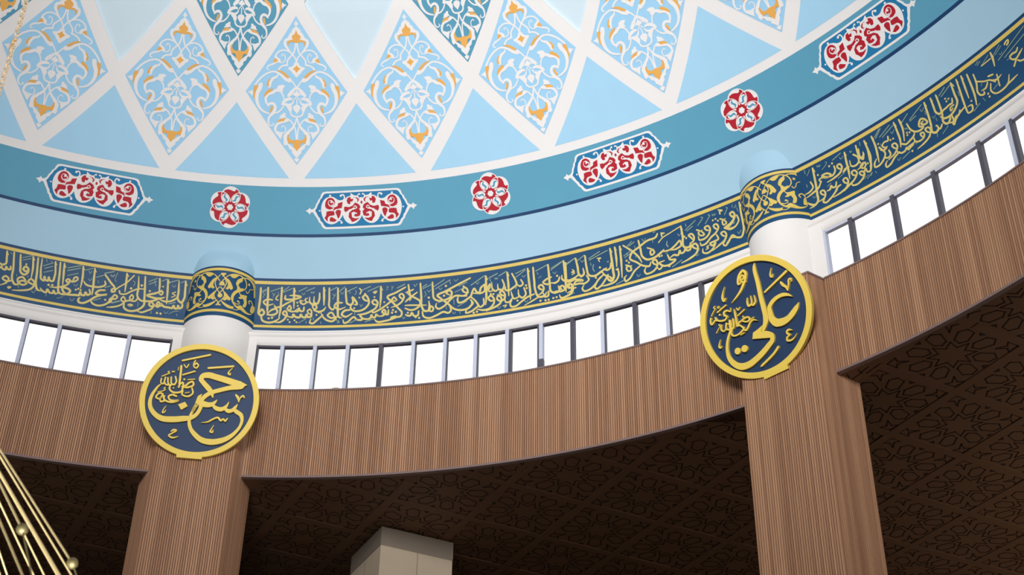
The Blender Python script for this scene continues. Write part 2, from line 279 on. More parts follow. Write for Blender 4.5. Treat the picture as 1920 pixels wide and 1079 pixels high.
BAND = """
sg00 -1378,756,28 -1370,581,36 -1370,446,36 -1401,374,39 -1444,410,35 -1457,570,36 -1469,749,17
sg00 -1380,752,16 -1352,681,16
sg00 -1457,467,26 -1500,414,34 -1568,373,34 -1640,368,34 -1703,397,16
sg00 -1497,549,19 -1538,520,18 -1494,494,18 -1540,451,19
sg00 -1622,749,29 -1606,550,37 -1596,326,17
sg00 -1622,749,16 -1594,696,16
sg00 -1735,754,27 -1721,612,34 -1720,518,16
sg00 -1720,518,24 -1690,546,31 -1667,518,29 -1686,475,32 -1717,494,14
sg00 -1684,539,29 -1774,486,37 -1871,437,34 -1789,409,37 -1704,406,37 -1633,435,17
sg00 -1693,411,27 -1771,359,34 -1876,332,34 -1948,336,33 -1990,383,32 -2003,552,32 -2022,749,15
sg00 -1934,759,27 -1917,566,34 -1901,379,34 -1896,252,34 -1941,183,37 -2017,131,38 -2106,132,37 -2151,175,33 -2155,252,16
sg00 -2247,453,25 -2233,408,26 -2173,406,28 -2086,474,28 -2008,527,28 -1902,542,13
dg00 -1963,598,22
dg00 -2098,522,22
dg00 -1844,518,19
dg00 -1675,622,16
sg00 -1386,365,27 -1384,293,35 -1414,267,37 -1438,315,37 -1442,267,36 -1473,259,36 -1498,307,37 -1508,268,37 -1568,266,37 -1629,276,36 -1662,328,16
sg00 -1629,276,24 -1678,285,32 -1725,298,29 -1709,345,32 -1681,309,29 -1699,258,32 -1762,286,31 -1797,323,32 -1829,294,29 -1794,249,32 -1762,281,29 -1776,223,31 -1843,164,32 -1910,125,32 -1969,140,15
dg00 -1703,145,21
dg00 -1655,141,21
sg00 -1988,364,26 -2017,311,28 -2064,306,28 -2095,345,25 -2072,413,28 -2048,370,25 -2077,314,28 -2128,295,29 -2166,269,28 -2205,306,25 -2181,359,28 -2151,316,25 -2164,253,28 -2237,178,29 -2316,147,29 -2373,133,13
sg00 -2185,768,29 -2177,615,37 -2173,451,17
sg00 -2185,768,16 -2157,721,16
sg00 -2086,752,23 -2165,618,23 -2270,504,24 -2305,457,24
sg00 -2470,692,27 -2382,577,34 -2312,480,34 -2308,433,35 -2344,418,35 -2348,460,35 -2303,482,17
sg00 -2358,280,24 -2327,315,31 -2297,369,32 -2260,344,28 -2283,298,31 -2322,295,31 -2334,237,31 -2383,203,15
sg00 -2101,225,22 -2077,240,29 -2042,230,26 -2086,203,13
tg00 -1876,679,15 -1769,755,15
tg00 -1865,634,15 -1775,698,15
tg00 -1698,717,15 -1636,762,15
tg00 -1593,709,15 -1477,764,15
tg00 -1563,331,18 -1480,367,18
tg00 -2314,221,18 -2215,276,18
tg00 -1436,723,15 -1384,760,15
tg00 -1558,667,10 -1527,631,10 -1504,671,10
tg00 -1612,182,10 -1585,151,10 -1559,187,10
tg00 -1783,165,10 -1783,125,10
tg00 -1442,165,10 -1430,130,10
tg00 -2396,699,10 -2372,676,10 -2346,709,10
tg00 -1542,149,10 -1497,195,10 -1424,221,10
tg00 -2311,760,10 -2322,620,10 -2305,604,10
tg00 -1980,302,9 -1971,255,10 -1975,219,10
tg00 -1801,710,10 -1779,682,10
tg00 -1789,665,10 -1775,617,10
tg00 -2086,663,10 -2057,621,10 -2074,571,10
sg00 -2347,298,24 -2359,231,32 -2423,162,34 -2514,140,34 -2575,171,32 -2598,227,14
dg00 -2411,259,19
sg00 -2621,770,28 -2609,592,36 -2598,437,36 -2593,308,17
sg00 -2624,769,15 -2596,713,15
sg00 -2459,580,24 -2445,524,32 -2503,473,33 -2608,457,33 -2700,475,32 -2737,525,15
sg00 -2780,771,28 -2760,590,36 -2761,398,17
sg00 -2780,771,15 -2756,720,15
sg00 -2437,426,29 -2511,405,36 -2549,344,33 -2494,329,37 -2403,357,36 -2504,314,37 -2557,271,36 -2627,188,36 -2691,142,37 -2744,146,35 -2758,194,33 -2740,233,16
sg00 -2640,393,26 -2623,320,33 -2653,295,36 -2683,336,37 -2694,279,36 -2730,281,35 -2751,320,37 -2762,264,36 -2803,261,37 -2860,250,37 -2931,249,36 -2980,298,34 -2993,343,36 -2929,349,36 -2883,317,33 -2909,258,36 -2975,235,37 -3017,236,17
dg00 -2815,353,19
dg00 -2786,376,19
dg00 -2753,361,19
sg00 -3087,769,27 -3067,580,34 -3049,364,34 -3026,258,34 -2986,228,17
sg00 -3035,240,26 -3067,221,33 -3096,269,33 -3102,223,32 -3137,219,32 -3178,270,33 -3188,213,33 -3241,231,32 -3272,271,15
sg00 -3385,769,28 -3356,505,35 -3334,305,35 -3305,233,37 -3259,218,18
dg00 -3176,350,22
dg00 -3127,357,22
sg00 -3031,764,28 -3015,593,36 -2996,390,16
sg00 -3031,764,15 -3005,705,15
sg00 -2876,498,22 -2863,554,30 -2838,573,31 -2816,543,28 -2841,501,31 -2897,480,31 -2938,514,31 -2965,479,28 -2934,455,31 -2916,491,29 -2926,438,30 -2991,370,31 -3062,335,31 -3153,318,14
sg00 -3152,765,26 -3123,503,33 -3136,427,35 -3169,428,34 -3195,481,36 -3196,418,34 -3228,425,34 -3251,478,36 -3248,407,34 -3282,422,33 -3307,518,32 -3332,774,16
sg00 -3152,765,15 -3128,714,15
sg00 -3355,299,26 -3404,314,32 -3440,339,30 -3417,390,33 -3374,365,31 -3358,283,31 -3393,217,33 -3488,166,33 -3610,135,16
sg00 -3451,773,27 -3422,581,34 -3415,407,16
sg00 -3451,773,15 -3424,721,15
sg00 -3457,318,24 -3529,393,33 -3579,350,32 -3571,302,32 -3494,263,33 -3455,303,31 -3518,333,33 -3557,290,32 -3573,253,15
sg00 -3706,777,27 -3668,510,33 -3640,297,33 -3601,245,37 -3555,246,18
sg00 -3648,295,26 -3709,268,33 -3770,302,30 -3742,349,33 -3692,317,30 -3709,245,32 -3779,175,15
sg00 -3679,166,23 -3659,183,24 -3640,176,22 -3665,152,23
sg00 -3618,763,27 -3587,581,34 -3558,464,34 -3514,441,37 -3477,479,35 -3475,547,34 -3517,582,37 -3540,532,34 -3502,502,37 -3478,534,17
dg00 -3517,623,18
sg00 -3799,768,27 -3783,664,33 -3779,555,34 -3823,529,37 -3850,549,17
sg00 -3799,768,15 -3771,714,15
sg00 -3706,530,23 -3702,476,32 -3737,478,32 -3761,510,32 -3762,455,32 -3798,460,32 -3825,491,33 -3832,457,14
tg00 -3580,721,14 -3460,792,14
tg00 -3568,684,14 -3474,735,14
tg00 -3294,659,14 -3177,740,14
tg00 -3275,618,14 -3176,678,14
tg00 -3269,549,14 -3165,610,14
tg00 -2974,702,17 -2807,783,17
tg00 -2973,655,17 -2812,735,17
tg00 -2959,572,14 -2827,641,14
tg00 -2743,716,14 -2643,773,14
tg00 -2580,627,14 -2484,684,14
tg00 -2481,716,18 -2360,772,18
tg00 -2444,472,15 -2375,514,15
tg00 -2561,219,15 -2472,273,15
tg00 -2316,227,15 -2231,275,15
tg00 -2680,577,10 -2656,551,10 -2635,595,10
tg00 -2695,715,10 -2669,673,10 -2654,724,10
tg00 -2853,440,10 -2827,414,10 -2804,454,10
tg00 -3371,191,10 -3346,161,10 -3324,209,10
tg00 -3177,195,9 -3177,147,9
tg00 -2867,181,10 -2838,146,10 -2814,194,10
tg00 -2396,712,10 -2372,685,10 -2347,724,10
tg00 -3279,776,9 -3258,738,9
tg00 -3211,763,10 -3189,737,10
tg00 -3752,767,9 -3728,735,9
tg00 -3609,417,9 -3598,389,9
tg00 -3473,409,10 -3454,430,10
tg00 -3031,145,10 -2962,190,10
tg00 -3551,228,9 -3541,191,9
tg00 -2554,573,10 -2538,532,9
sg00 -332,728,29 -330,542,37 -336,352,36 -333,272,36 -292,238,39 -258,283,36 -296,345,39 -322,288,18
sg00 -230,738,29 -224,547,37 -219,357,36 -213,269,17
sg00 -159,522,24 -234,527,32 -280,481,30 -233,426,31 -142,447,15
sg00 -216,257,27 -148,252,35 -80,297,34 -94,358,33 -154,346,35 -209,277,16
sg00 -299,225,27 -273,149,35 -200,113,38 -104,136,38 -40,194,18
dg00 -190,189,21
dg00 -145,199,21
sg00 -37,744,30 -37,553,38 -37,362,38 -49,199,18
sg00 19,601,26 15,551,33 106,536,34 235,584,34 153,606,34 78,605,16
sg00 138,524,24 48,468,32 -47,402,32 -115,397,31 -125,431,14
sg00 135,732,29 140,556,37 147,378,17
sg00 135,732,16 157,674,16
sg00 -93,598,22 -110,535,21 -81,520,22
sg00 51,364,24 87,425,32 106,362,31 65,345,30 112,322,32 157,323,32 196,366,15
sg00 287,399,26 278,332,34 243,327,33 216,379,34 204,323,35 155,320,16
dg00 190,481,18
dg00 199,422,18
sg00 74,234,27 30,249,33 -1,291,32 29,329,34 56,276,32 28,184,34 -30,126,35 -93,117,16
sg00 396,303,28 387,229,38 345,223,36 330,268,38 314,219,38 273,223,36 251,267,38 234,219,38 172,228,37 145,267,38 136,218,38 80,227,18
sg00 398,267,22 356,287,26 339,332,28 371,360,28 398,315,26
dg00 75,172,18
dg00 102,129,18
dg00 167,162,18
dg00 196,127,18
sg00 496,647,26 492,524,33 467,461,35 432,474,32 420,588,15
sg00 432,474,27 398,452,34 370,478,32 358,580,15
sg00 362,494,22 322,486,28 299,541,28 332,560,13
sg00 320,483,24 278,452,32 240,475,30 229,512,32 272,509,15
tg00 372,675,11 382,648,11 397,670,11 408,645,11 422,674,11
sg00 553,743,30 561,570,39 563,431,18
sg00 553,743,16 575,683,16
sg00 414,379,25 409,433,34 446,436,32 461,378,33 427,357,32 501,317,34 561,345,35 590,396,16
sg00 630,734,26 635,553,32 653,378,32 691,350,35 711,392,16
dg00 466,259,18
dg00 499,301,18
sg00 752,725,29 757,518,37 760,324,37 777,215,36 817,194,18
sg00 818,468,27 737,463,35 711,408,32 772,355,34 864,387,16
sg00 928,336,29 854,324,38 818,261,35 863,216,38 961,271,18
sg00 742,164,25 665,298,33 621,251,32 679,198,34 740,216,32 696,141,35 619,158,34 570,204,32 524,301,15
sg00 553,253,27 471,157,35 424,106,35 381,118,32 393,187,16
sg00 863,715,27 873,545,34 891,449,33 944,428,36 971,477,35 960,560,36 999,508,33 1022,427,35 984,432,16
dg00 989,365,18
sg00 1187,478,26 1130,505,32 1107,557,33 1142,589,33 1178,537,32 1194,446,33 1145,357,35 1059,311,35 974,323,33 936,384,32 947,415,16
dg00 1138,610,18
dg00 1057,549,17
sg00 1307,409,27 1263,417,32 1241,469,33 1276,494,33 1315,448,32 1295,359,35 1209,286,35 1123,251,35 1038,248,16
sg00 1362,723,30 1361,532,39 1350,355,18
sg00 1362,723,16 1384,659,16
sg00 1059,712,23 1084,673,23 1066,614,24
sg00 1255,631,25 1303,646,23 1274,609,24 1283,648,24
sg00 1710,681,27 1570,597,34 1453,532,34 1520,439,32 1608,317,32 1658,232,32 1644,173,35 1584,159,35 1522,133,36 1411,102,35 1312,101,34 1274,148,15
sg00 1589,465,23 1547,519,32 1517,476,30 1570,448,30 1520,452,32 1432,384,32 1333,309,32 1249,275,32 1231,319,14
sg00 1680,472,23 1639,504,30 1623,544,31 1655,572,31 1687,526,30 1670,454,32 1582,367,32 1507,342,15
dg00 1409,443,17
dg00 1270,546,17
sg00 1470,298,26 1459,219,35 1411,239,33 1381,276,32 1408,309,34 1431,256,33 1385,201,36 1335,196,16
sg00 1335,196,25 1297,231,35 1286,184,35 1248,187,33 1235,228,35 1218,173,35 1137,162,34 1087,197,32 1070,249,32 1103,151,34 1026,160,34 987,206,34 957,183,35 904,118,36 855,103,33 838,164,15
dg00 1457,347,20
dg00 1533,292,21
dg00 1573,256,21
dg00 1521,245,21
sg00 1571,180,27 1510,153,35 1510,129,15
tg00 -305,674,14 -251,709,14
tg00 -310,650,14 -250,687,14
tg00 -189,671,15 -59,734,15
tg00 -25,676,15 61,759,15
tg00 -12,660,15 112,732,15
tg00 309,687,15 425,745,15
tg00 202,679,15 312,749,15
tg00 635,683,15 739,746,15
tg00 773,671,15 853,750,15
tg00 887,667,15 1017,736,15
tg00 1097,680,15 1214,738,15
tg00 1177,652,15 1337,730,15
tg00 1594,677,17 1701,736,17
tg00 935,100,14 1038,163,14
tg00 1145,105,14 1252,149,14
tg00 225,114,14 324,190,14
tg00 -297,641,10 -276,608,10 -260,648,10 -291,560,10
tg00 -163,643,10 -146,609,10 -126,648,10 -156,565,10
tg00 250,651,10 271,620,10 290,654,10
tg00 683,630,10 702,598,10 724,632,10 685,536,10
tg00 795,655,10 815,623,10 837,657,10
tg00 995,285,10 1001,240,10
tg00 1069,425,10 1082,389,10 1104,426,10
tg00 1669,154,10 1684,120,10 1706,153,10
tg00 1445,721,10 1460,689,10 1470,724,10 1444,651,10
tg00 1514,715,10 1527,687,10 1538,721,10 1514,648,10
tg00 421,214,10 431,161,10
tg00 324,150,10 332,101,10
tg00 528,132,10 535,100,10
tg00 785,150,13 761,143,12 790,117,12 756,110,13
tg00 1002,680,10 1015,648,10 991,603,10
tg00 914,669,10 928,629,10
tg00 -158,215,10 -110,232,10
tg00 -87,662,10 -73,599,10
tg00 5,395,10 26,380,10
sg00 1754,718,28 1765,588,36 1779,469,36 1769,438,17
sg00 1824,629,24 1758,602,32 1713,586,15
sg00 1874,573,24 1807,518,32 1731,447,32 1706,418,15
sg00 1705,358,22 1781,355,29 1894,342,29 2006,331,13
sg00 1705,307,26 1781,267,34 1856,283,35 1914,351,34 1913,411,32 1857,468,32 1782,524,32 1732,576,15
sg00 1893,238,26 1881,160,35 1831,157,33 1796,217,34 1781,171,36 1731,176,34 1706,195,16
dg00 1743,223,20
dg00 1853,131,20
dg00 1902,112,20
sg00 1925,724,29 1933,491,37 1941,300,37 1974,232,37 2031,231,40 2046,302,38 2039,399,17
sg00 2043,220,24 2080,209,32 2101,263,30 2069,303,32 2053,235,15
sg00 1945,219,25 1962,134,32 2030,93,35 2142,126,36 2243,176,35 2318,150,35 2349,193,33 2332,255,15
sg00 2639,714,28 2470,636,36 2275,537,36 2162,477,36 2209,420,33 2295,328,33 2406,200,34 2493,170,36 2607,199,37 2649,275,35 2633,328,16
sg00 2575,411,25 2512,421,32 2412,437,33 2321,356,34 2244,272,34 2168,243,33 2135,291,31 2147,345,15
sg00 2098,721,27 2101,564,34 2115,433,33 2171,386,35 2271,387,36 2348,431,36 2366,511,34 2326,548,36 2290,506,34 2336,465,16
dg00 2287,632,21
dg00 2256,464,21
dg00 2040,459,20
sg00 2602,469,24 2552,478,30 2520,533,31 2555,562,31 2594,506,30 2576,442,32 2512,421,15
dg00 2539,584,20
sg00 2836,569,27 2782,516,35 2753,435,35 2719,460,32 2687,521,34 2655,460,34 2638,404,35 2573,348,35 2509,311,35 2458,311,32 2445,372,33 2462,433,16
sg00 2835,557,24 2827,448,32 2788,424,32 2715,434,31 2646,446,14
sg00 2863,708,31 2858,505,40 2853,349,40 2839,205,19
sg00 2863,715,16 2885,641,16
sg00 2631,389,25 2709,277,32 2732,209,33 2694,168,36 2617,117,36 2557,111,32 2568,174,16
sg00 2812,322,26 2808,211,35 2757,181,33 2733,241,15
sg00 2629,334,24 2659,265,34 2606,194,16
dg00 2667,92,22
dg00 2712,104,22
sg00 3093,600,25 3114,486,33 3082,426,35 3033,444,32 3023,536,16
sg00 3033,444,27 2981,423,34 2951,456,32 2939,584,16
sg00 2950,437,22 2899,432,26 2880,498,28 2914,560,26 2901,481,29 2836,443,13
tg00 2988,652,11 2995,627,11 3009,651,11 3018,623,11 3032,647,12
sg00 3172,711,30 3175,489,39 3169,301,18
sg00 3175,715,16 3192,649,16
sg00 3114,309,26 3071,334,32 3046,382,34 3081,402,32 3114,344,32 3099,249,35 3035,238,33 3000,285,32 3024,331,34 3065,275,32 3046,196,36 2956,135,36 2842,92,17
sg00 2961,261,27 2910,263,32 2881,320,33 2914,353,34 2952,306,32 2959,230,34 2893,131,36 2793,118,35 2718,148,16
dg00 2918,381,20
dg00 2955,373,20
dg00 3017,345,18
sg00 3237,678,25 3281,544,32 3291,476,34 3235,426,35 3157,395,34 3124,429,32 3135,466,16
sg00 3357,543,24 3379,459,32 3337,434,32 3295,475,14
sg00 3391,394,25 3405,261,34 3363,223,34 3317,265,32 3308,378,15
sg00 3313,250,25 3237,235,31 3215,304,30 3206,369,14
sg00 3212,241,25 3165,187,32 3122,196,29 3112,262,14
sg00 3468,712,30 3469,501,39 3475,311,39 3471,166,18
sg00 3468,716,16 3487,653,16
dg00 3423,426,21
dg00 3429,377,20
sg00 3528,248,26 3438,221,34 3334,150,34 3256,95,34 3196,101,32 3183,155,32 3211,212,16
sg00 3545,713,29 3544,483,37 3550,290,36 3588,185,36 3663,182,40 3707,238,18
sg00 3733,247,27 3719,168,35 3675,163,32 3656,235,15
sg00 3587,181,23 3510,141,30 3381,78,14
dg00 3609,108,21
dg00 3680,98,21
dg00 3724,98,21
dg00 3288,187,20
sg00 3787,485,27 3708,458,35 3667,422,32 3727,372,33 3785,383,16
sg00 3670,292,24 3621,312,31 3596,360,32 3632,386,32 3669,327,32 3642,251,34 3583,214,16
sg00 3761,706,29 3760,539,38 3758,364,37 3768,235,35 3816,198,39 3883,220,40 3874,305,17
sg00 3905,453,26 3884,397,34 3828,369,33 3779,385,15
sg00 3919,226,23 3898,283,33 3936,291,31 3959,218,33 3904,198,33 3842,215,33 3785,210,16
dg00 3791,109,20
dg00 3838,114,20
dg00 3872,484,20
sg00 3986,715,30 3987,509,39 3983,322,39 3976,174,18
sg00 3987,718,16 4007,644,16
sg00 4130,359,28 4055,338,36 3980,359,33 3938,413,33 3939,475,16
sg00 4098,533,17 4119,488,19 4081,483,19
sg00 4117,205,27 4045,223,32 4014,266,33 4051,291,32 4080,232,32 4065,154,35 3986,96,36 3897,89,33 3879,145,15
tg00 1958,626,15 2077,685,15
tg00 1955,653,15 2013,697,15
tg00 2138,603,15 2352,729,15
tg00 2111,641,15 2270,747,15
tg00 2903,666,17 3031,722,17
tg00 3053,675,17 3156,730,17
tg00 2646,588,17 2844,719,17
tg00 2468,601,15 2588,651,15
tg00 3291,601,15 3433,696,15
tg00 3289,664,15 3429,716,15
tg00 3580,643,17 3750,709,17
tg00 3795,604,15 3969,708,15
tg00 3800,634,15 3949,706,15
tg00 4019,637,15 4150,715,15
tg00 2444,242,14 2574,316,14
tg00 2414,503,13 2530,555,13
tg00 2170,349,13 2259,377,13
tg00 3984,76,14 4089,126,14
tg00 1830,722,10 1848,681,10 1877,725,10
tg00 2023,593,10 2042,559,10 2068,592,10
tg00 2186,612,10 2207,578,10 2233,609,10
tg00 2410,726,10 2431,692,10 2463,726,10
tg00 2718,625,10 2735,591,10 2762,625,10
tg00 2368,158,10 2386,118,10 2415,154,10
tg00 3000,137,10 3024,100,10 3050,135,10
tg00 3385,170,10 3408,133,10 3441,163,10
tg00 3819,562,10 3842,530,10 3870,557,10
tg00 3378,613,10 3398,580,10 3429,607,10
tg00 3593,609,10 3609,577,10
sg00 3082,136,20 3132,142,18 3106,107,20
tg00 1985,579,10 1999,514,10 1981,485,10
tg00 2345,717,10 2356,653,10
tg00 2468,145,10 2479,103,10
tg00 2282,270,10 2287,221,10
tg00 2021,472,10 2031,450,11 2044,474,11 2053,447,10
tg00 2917,651,10 2927,602,10
tg00 3261,439,10 3274,404,10 3292,435,10
tg00 3610,514,10 3650,535,10
tg00 2391,381,10 2395,285,10
sg00 4161,708,29 4175,549,37 4184,418,36 4211,379,38 4246,403,39 4248,512,17
sg00 4181,419,27 4107,378,35 4016,364,33 3982,405,15
sg00 4119,503,18 4086,493,17 4122,463,17 4084,447,18
sg00 4013,672,28 3996,428,36 3978,197,17
sg00 4058,219,25 4018,230,31 3999,278,32 4037,302,32 4067,251,31 4052,173,34 3993,146,16
sg00 4285,373,24 4309,290,33 4248,245,33 4173,264,32 4097,270,31 4126,313,33 4227,299,34 4179,336,32 4104,343,15
sg00 4299,711,28 4299,512,35 4322,365,33 4395,331,37 4489,372,38 4576,415,18
dg00 4485,452,20
dg00 4411,295,20
sg00 4523,314,27 4452,258,34 4381,170,34 4300,115,34 4227,114,32 4207,163,32 4233,218,16
sg00 4585,294,27 4537,216,34 4465,128,34 4400,100,33 4382,141,32 4410,183,16
sg00 4512,352,22 4547,291,29 4615,237,29 4653,173,13
sg00 4644,481,24 4621,392,32 4578,375,31 4543,405,32 4500,356,15
sg00 4663,723,30 4664,506,39 4662,319,39 4660,222,40 4624,171,41 4586,200,36 4567,288,17
sg00 4663,729,16 4683,655,16
sg00 4733,723,29 4731,530,37 4721,391,18
sg00 4733,727,16 4749,664,16
sg00 4804,714,30 4795,493,39 4774,179,18
sg00 4805,722,16 4820,647,16
sg00 4732,355,24 4733,245,32 4683,152,34 4566,119,34 4465,124,16
dg00 4715,341,19
dg00 4620,220,20
sg00 4853,713,25 4952,594,32 5046,436,32 5075,340,15
sg00 5356,734,27 5337,698,34 5197,672,34 5071,610,34 4944,532,35 4919,466,32 5000,372,31 5090,276,32 5175,245,35 5198,302,16
sg00 5077,719,27 5085,577,35 5097,430,34 5152,363,35 5253,356,37 5363,407,38 5406,440,18
sg00 5047,292,25 4957,230,32 4870,119,33 4819,97,30 4807,157,32 4839,196,15
sg00 4846,374,22 4905,330,28 4913,262,32 4866,263,28 4854,329,32 4931,334,15
dg00 4868,443,19
dg00 4896,401,19
sg00 5181,554,22 5248,498,28 5269,443,32 5223,414,29 5216,479,32 5267,501,15
sg00 5401,408,25 5490,404,33 5575,450,33 5644,499,31 5651,419,33 5577,384,32 5477,397,15
sg00 5697,727,29 5695,555,37 5690,369,35 5751,343,39 5790,392,18
sg00 5698,732,16 5709,665,16
sg00 5679,723,19 5535,679,19 5396,626,19 5351,582,19
sg00 5829,434,22 5800,493,29 5779,535,32 5816,546,30 5846,484,31 5829,418,33 5774,395,16
dg00 5738,503,18
dg00 5718,538,18
sg00 5785,360,27 5758,293,35 5718,295,31 5703,348,33 5679,295,35 5629,285,32 5619,336,34 5587,271,35 5529,295,34 5472,271,16
sg00 5442,333,24 5468,241,31 5540,212,35 5431,154,35 5358,175,32 5315,239,34 5386,253,16
sg00 5358,175,25 5304,133,32 5269,181,13
sg00 5287,218,24 5240,252,29 5224,300,33 5261,320,31 5288,260,32 5257,166,34 5173,119,34 5113,126,31 5096,183,32 5123,236,16
dg00 5444,133,20
dg00 5329,349,18
dg00 5361,349,18
sg00 5869,262,24 5820,298,30 5800,349,34 5844,364,32 5875,301,32 5845,209,36 5735,147,35 5617,118,16
sg00 5903,575,26 5971,511,25 5991,456,31 5937,464,26 5918,519,30 5977,542,14
sg00 6074,496,22 6036,513,28 6017,563,32 6061,577,28 6086,517,30 6050,430,32 5975,386,32 5913,398,28 5905,466,13
sg00 6182,463,26 6150,500,28 6143,545,32 6180,554,28 6203,495,31 6162,425,32 6076,372,32 5973,294,32 5923,300,28 5915,353,13
dg00 6149,631,17
dg00 6189,637,17
dg00 6216,595,17
sg00 6154,383,22 6169,302,32 6093,286,32 6048,279,32 6072,229,31 6121,261,30 6069,173,32 5975,137,32 5929,173,28 5936,235,14
sg00 6024,251,19 5991,242,19 6014,213,19 5978,201,20
sg00 6282,292,22 6235,330,26 6222,378,32 6264,385,28 6288,324,30 6261,256,32 6162,193,32 6065,143,15
sg00 6406,221,22 6337,236,29 6301,190,30 6244,147,29 6221,184,28 6257,230,14
sg00 6444,539,26 6411,578,26 6399,625,32 6437,641,28 6459,581,30 6422,504,32 6317,430,32 6273,436,14
sg00 6249,611,24 6306,559,24 6321,506,29 6278,495,24 6275,558,29 6322,585,13
sg00 6436,392,22 6350,400,26 6282,447,24
sg00 6254,762,23 6306,730,23 6266,726,25 6265,688,23
tg00 4019,652,15 4148,715,15
tg00 4171,656,15 4292,728,15
tg00 4347,650,15 4511,723,15
tg00 4350,621,15 4626,707,15
tg00 4896,672,15 4980,738,15
tg00 4935,674,15 5016,720,15
tg00 4839,537,14 4955,593,14
tg00 4847,503,14 4963,562,14
tg00 5748,638,15 5912,736,15
tg00 5767,614,13 5858,658,13
tg00 4683,88,14 4788,122,14
tg00 5482,102,14 5626,167,13
tg00 5930,640,14 5995,704,14 6020,735,14 5998,755,12
tg00 6037,623,14 6097,696,14 6124,730,14 6101,748,13
tg00 6321,647,13 6362,704,13 6383,740,12 6363,752,11
tg00 4231,653,10 4246,618,10 4278,646,10
tg00 4363,570,10 4364,523,10
tg00 4985,160,9 4998,116,10 5034,146,10
tg00 5131,730,10 5147,685,10 5185,722,10
tg00 5632,624,9 5648,582,10 5682,615,10
tg00 5820,192,9 5837,150,10 5868,171,10
tg00 5767,740,10 5771,692,10
tg00 5009,650,10 5013,611,10
tg00 4401,528,18 4385,455,17 4403,410,16
sg00 4465,616,18 4516,608,17 4481,588,19 4490,554,18
tg00 6158,738,10 6163,701,10 6182,727,11 6189,700,10 6207,723,11
tg00 4596,528,10 4603,503,11 4619,524,12
tg00 5458,528,10 5465,487,10
tg00 5469,555,16 5454,499,16 5473,460,14
tg00 5273,661,10 5272,615,10
tg00 5298,775,11 5331,777,11
sg00 5407,725,21 5455,706,21 5409,701,23 5413,661,21
tg00 5000,476,10 5007,450,10
tg00 4884,571,10 4893,537,10
tg00 5883,290,10 5886,226,10
tg00 5421,364,10 5447,369,10
sg00 6560,748,25 6549,598,32 6544,447,32 6526,271,33 6480,189,35 6417,212,31 6364,272,32 6332,237,35 6264,171,16
sg00 6561,754,15 6573,678,15
sg00 6448,567,25 6410,585,24 6398,633,28 6436,648,24 6459,588,26 6422,518,29 6320,459,29 6294,456,13
sg00 6484,565,25 6493,472,28 6439,403,29 6357,380,26 6289,428,24
sg00 7559,558,24 7571,460,28 7513,414,28 7445,408,13
sg00 7639,746,28 7621,522,36 7601,335,36 7582,209,38 7547,180,37 7479,220,33 7450,263,15
sg00 7640,750,15 7656,676,15
sg00 7697,489,24 7642,415,32 7553,376,32 7456,348,15
sg00 7590,201,22 7519,166,29 7460,161,13
sg00 7917,616,23 7915,541,32 7869,491,32 7793,507,29 7727,562,31 7795,565,29 7845,508,31 7791,499,30 7717,538,13
sg00 7720,536,24 7678,526,24 7694,475,21
dg00 7858,649,18
dg00 7905,668,18
dg00 7679,606,17
sg00 8005,512,22 7965,545,26 7956,591,32 7994,601,28 8014,547,31 7981,482,32 7879,439,32 7772,428,15
sg00 8104,728,28 8089,568,35 8080,419,35 8066,306,17
sg00 8105,732,15 8114,666,15
sg00 8205,629,26 8250,552,28 8242,481,32 8193,452,32 8135,478,26 8135,569,14
sg00 8098,486,26 8047,486,28 8008,449,23 8057,467,13
sg00 7705,255,22 7665,279,25 7650,336,31 7686,341,26 7708,287,29 7684,221,32 7596,197,15
sg00 7885,362,24 7856,300,32 7822,306,25 7806,346,31 7780,301,32 7734,299,14
sg00 7930,285,24 7890,279,32 7837,220,32 7746,153,32 7678,133,31 7651,168,29 7679,197,15
sg00 8025,255,26 7988,287,24 7980,341,31 8017,351,26 8038,296,30 8001,209,32 7916,171,32 7797,153,15
sg00 8166,303,26 8122,331,24 8114,385,31 8151,394,26 8177,337,30 8130,265,32 8041,215,32 7952,164,15
sg00 8314,422,25 8280,429,28 8243,392,24 8281,349,26 8320,387,28 8319,418,26 8252,386,28 8197,374,13
sg00 8254,245,26 8221,267,24 8211,314,31 8246,317,25 8267,262,30 8215,194,32 8119,165,31 8074,193,24 8082,237,14
sg00 8402,590,23 8389,448,30 8375,305,32 8345,252,32 8311,268,25 8300,324,32 8254,248,15
dg00 8348,383,17
dg00 8370,323,17
dg00 8254,461,17
sg00 8291,664,23 8281,534,29 8306,485,32 8338,542,15
tg00 7922,711,14 8052,751,14
tg00 8232,183,11 8311,210,11
tg00 8284,160,11 8361,215,11
tg00 8339,176,11 8368,215,11
tg00 8023,698,9 8032,662,9 8071,683,10
tg00 7535,328,9 7546,291,9 7577,303,10
tg00 7755,655,10 7810,689,10 7840,724,10 7822,742,9
tg00 7539,677,10 7577,722,10 7592,752,10
tg00 7526,775,10 7523,716,10
tg00 7920,401,10 8019,431,10
tg00 6444,295,9 6457,258,10 6494,299,10
tg00 7704,753,10 7708,721,10 7728,744,10 7732,714,10 7749,737,11
tg00 6409,482,9 6415,448,10 6437,476,10
tg00 6460,756,10 6445,717,10
tg00 6495,739,9 6505,711,10 6467,699,10
tg00 6508,679,10 6514,615,10
tg00 7884,255,10 7863,222,10
tg00 8177,708,10 8180,676,10 8199,694,11
tg00 7498,548,10 7500,502,10
tg00 7756,364,10 7814,390,10
tg00 8410,205,9 8420,168,9
sg00 8273,735,25 8269,586,32 8286,512,31 8331,545,35 8335,588,15
sg00 8397,736,26 8404,602,33 8408,463,34 8384,324,16
sg00 8398,740,14 8419,671,14
sg00 8505,733,26 8513,574,33 8502,430,34 8490,309,16
sg00 8508,741,14 8521,674,14
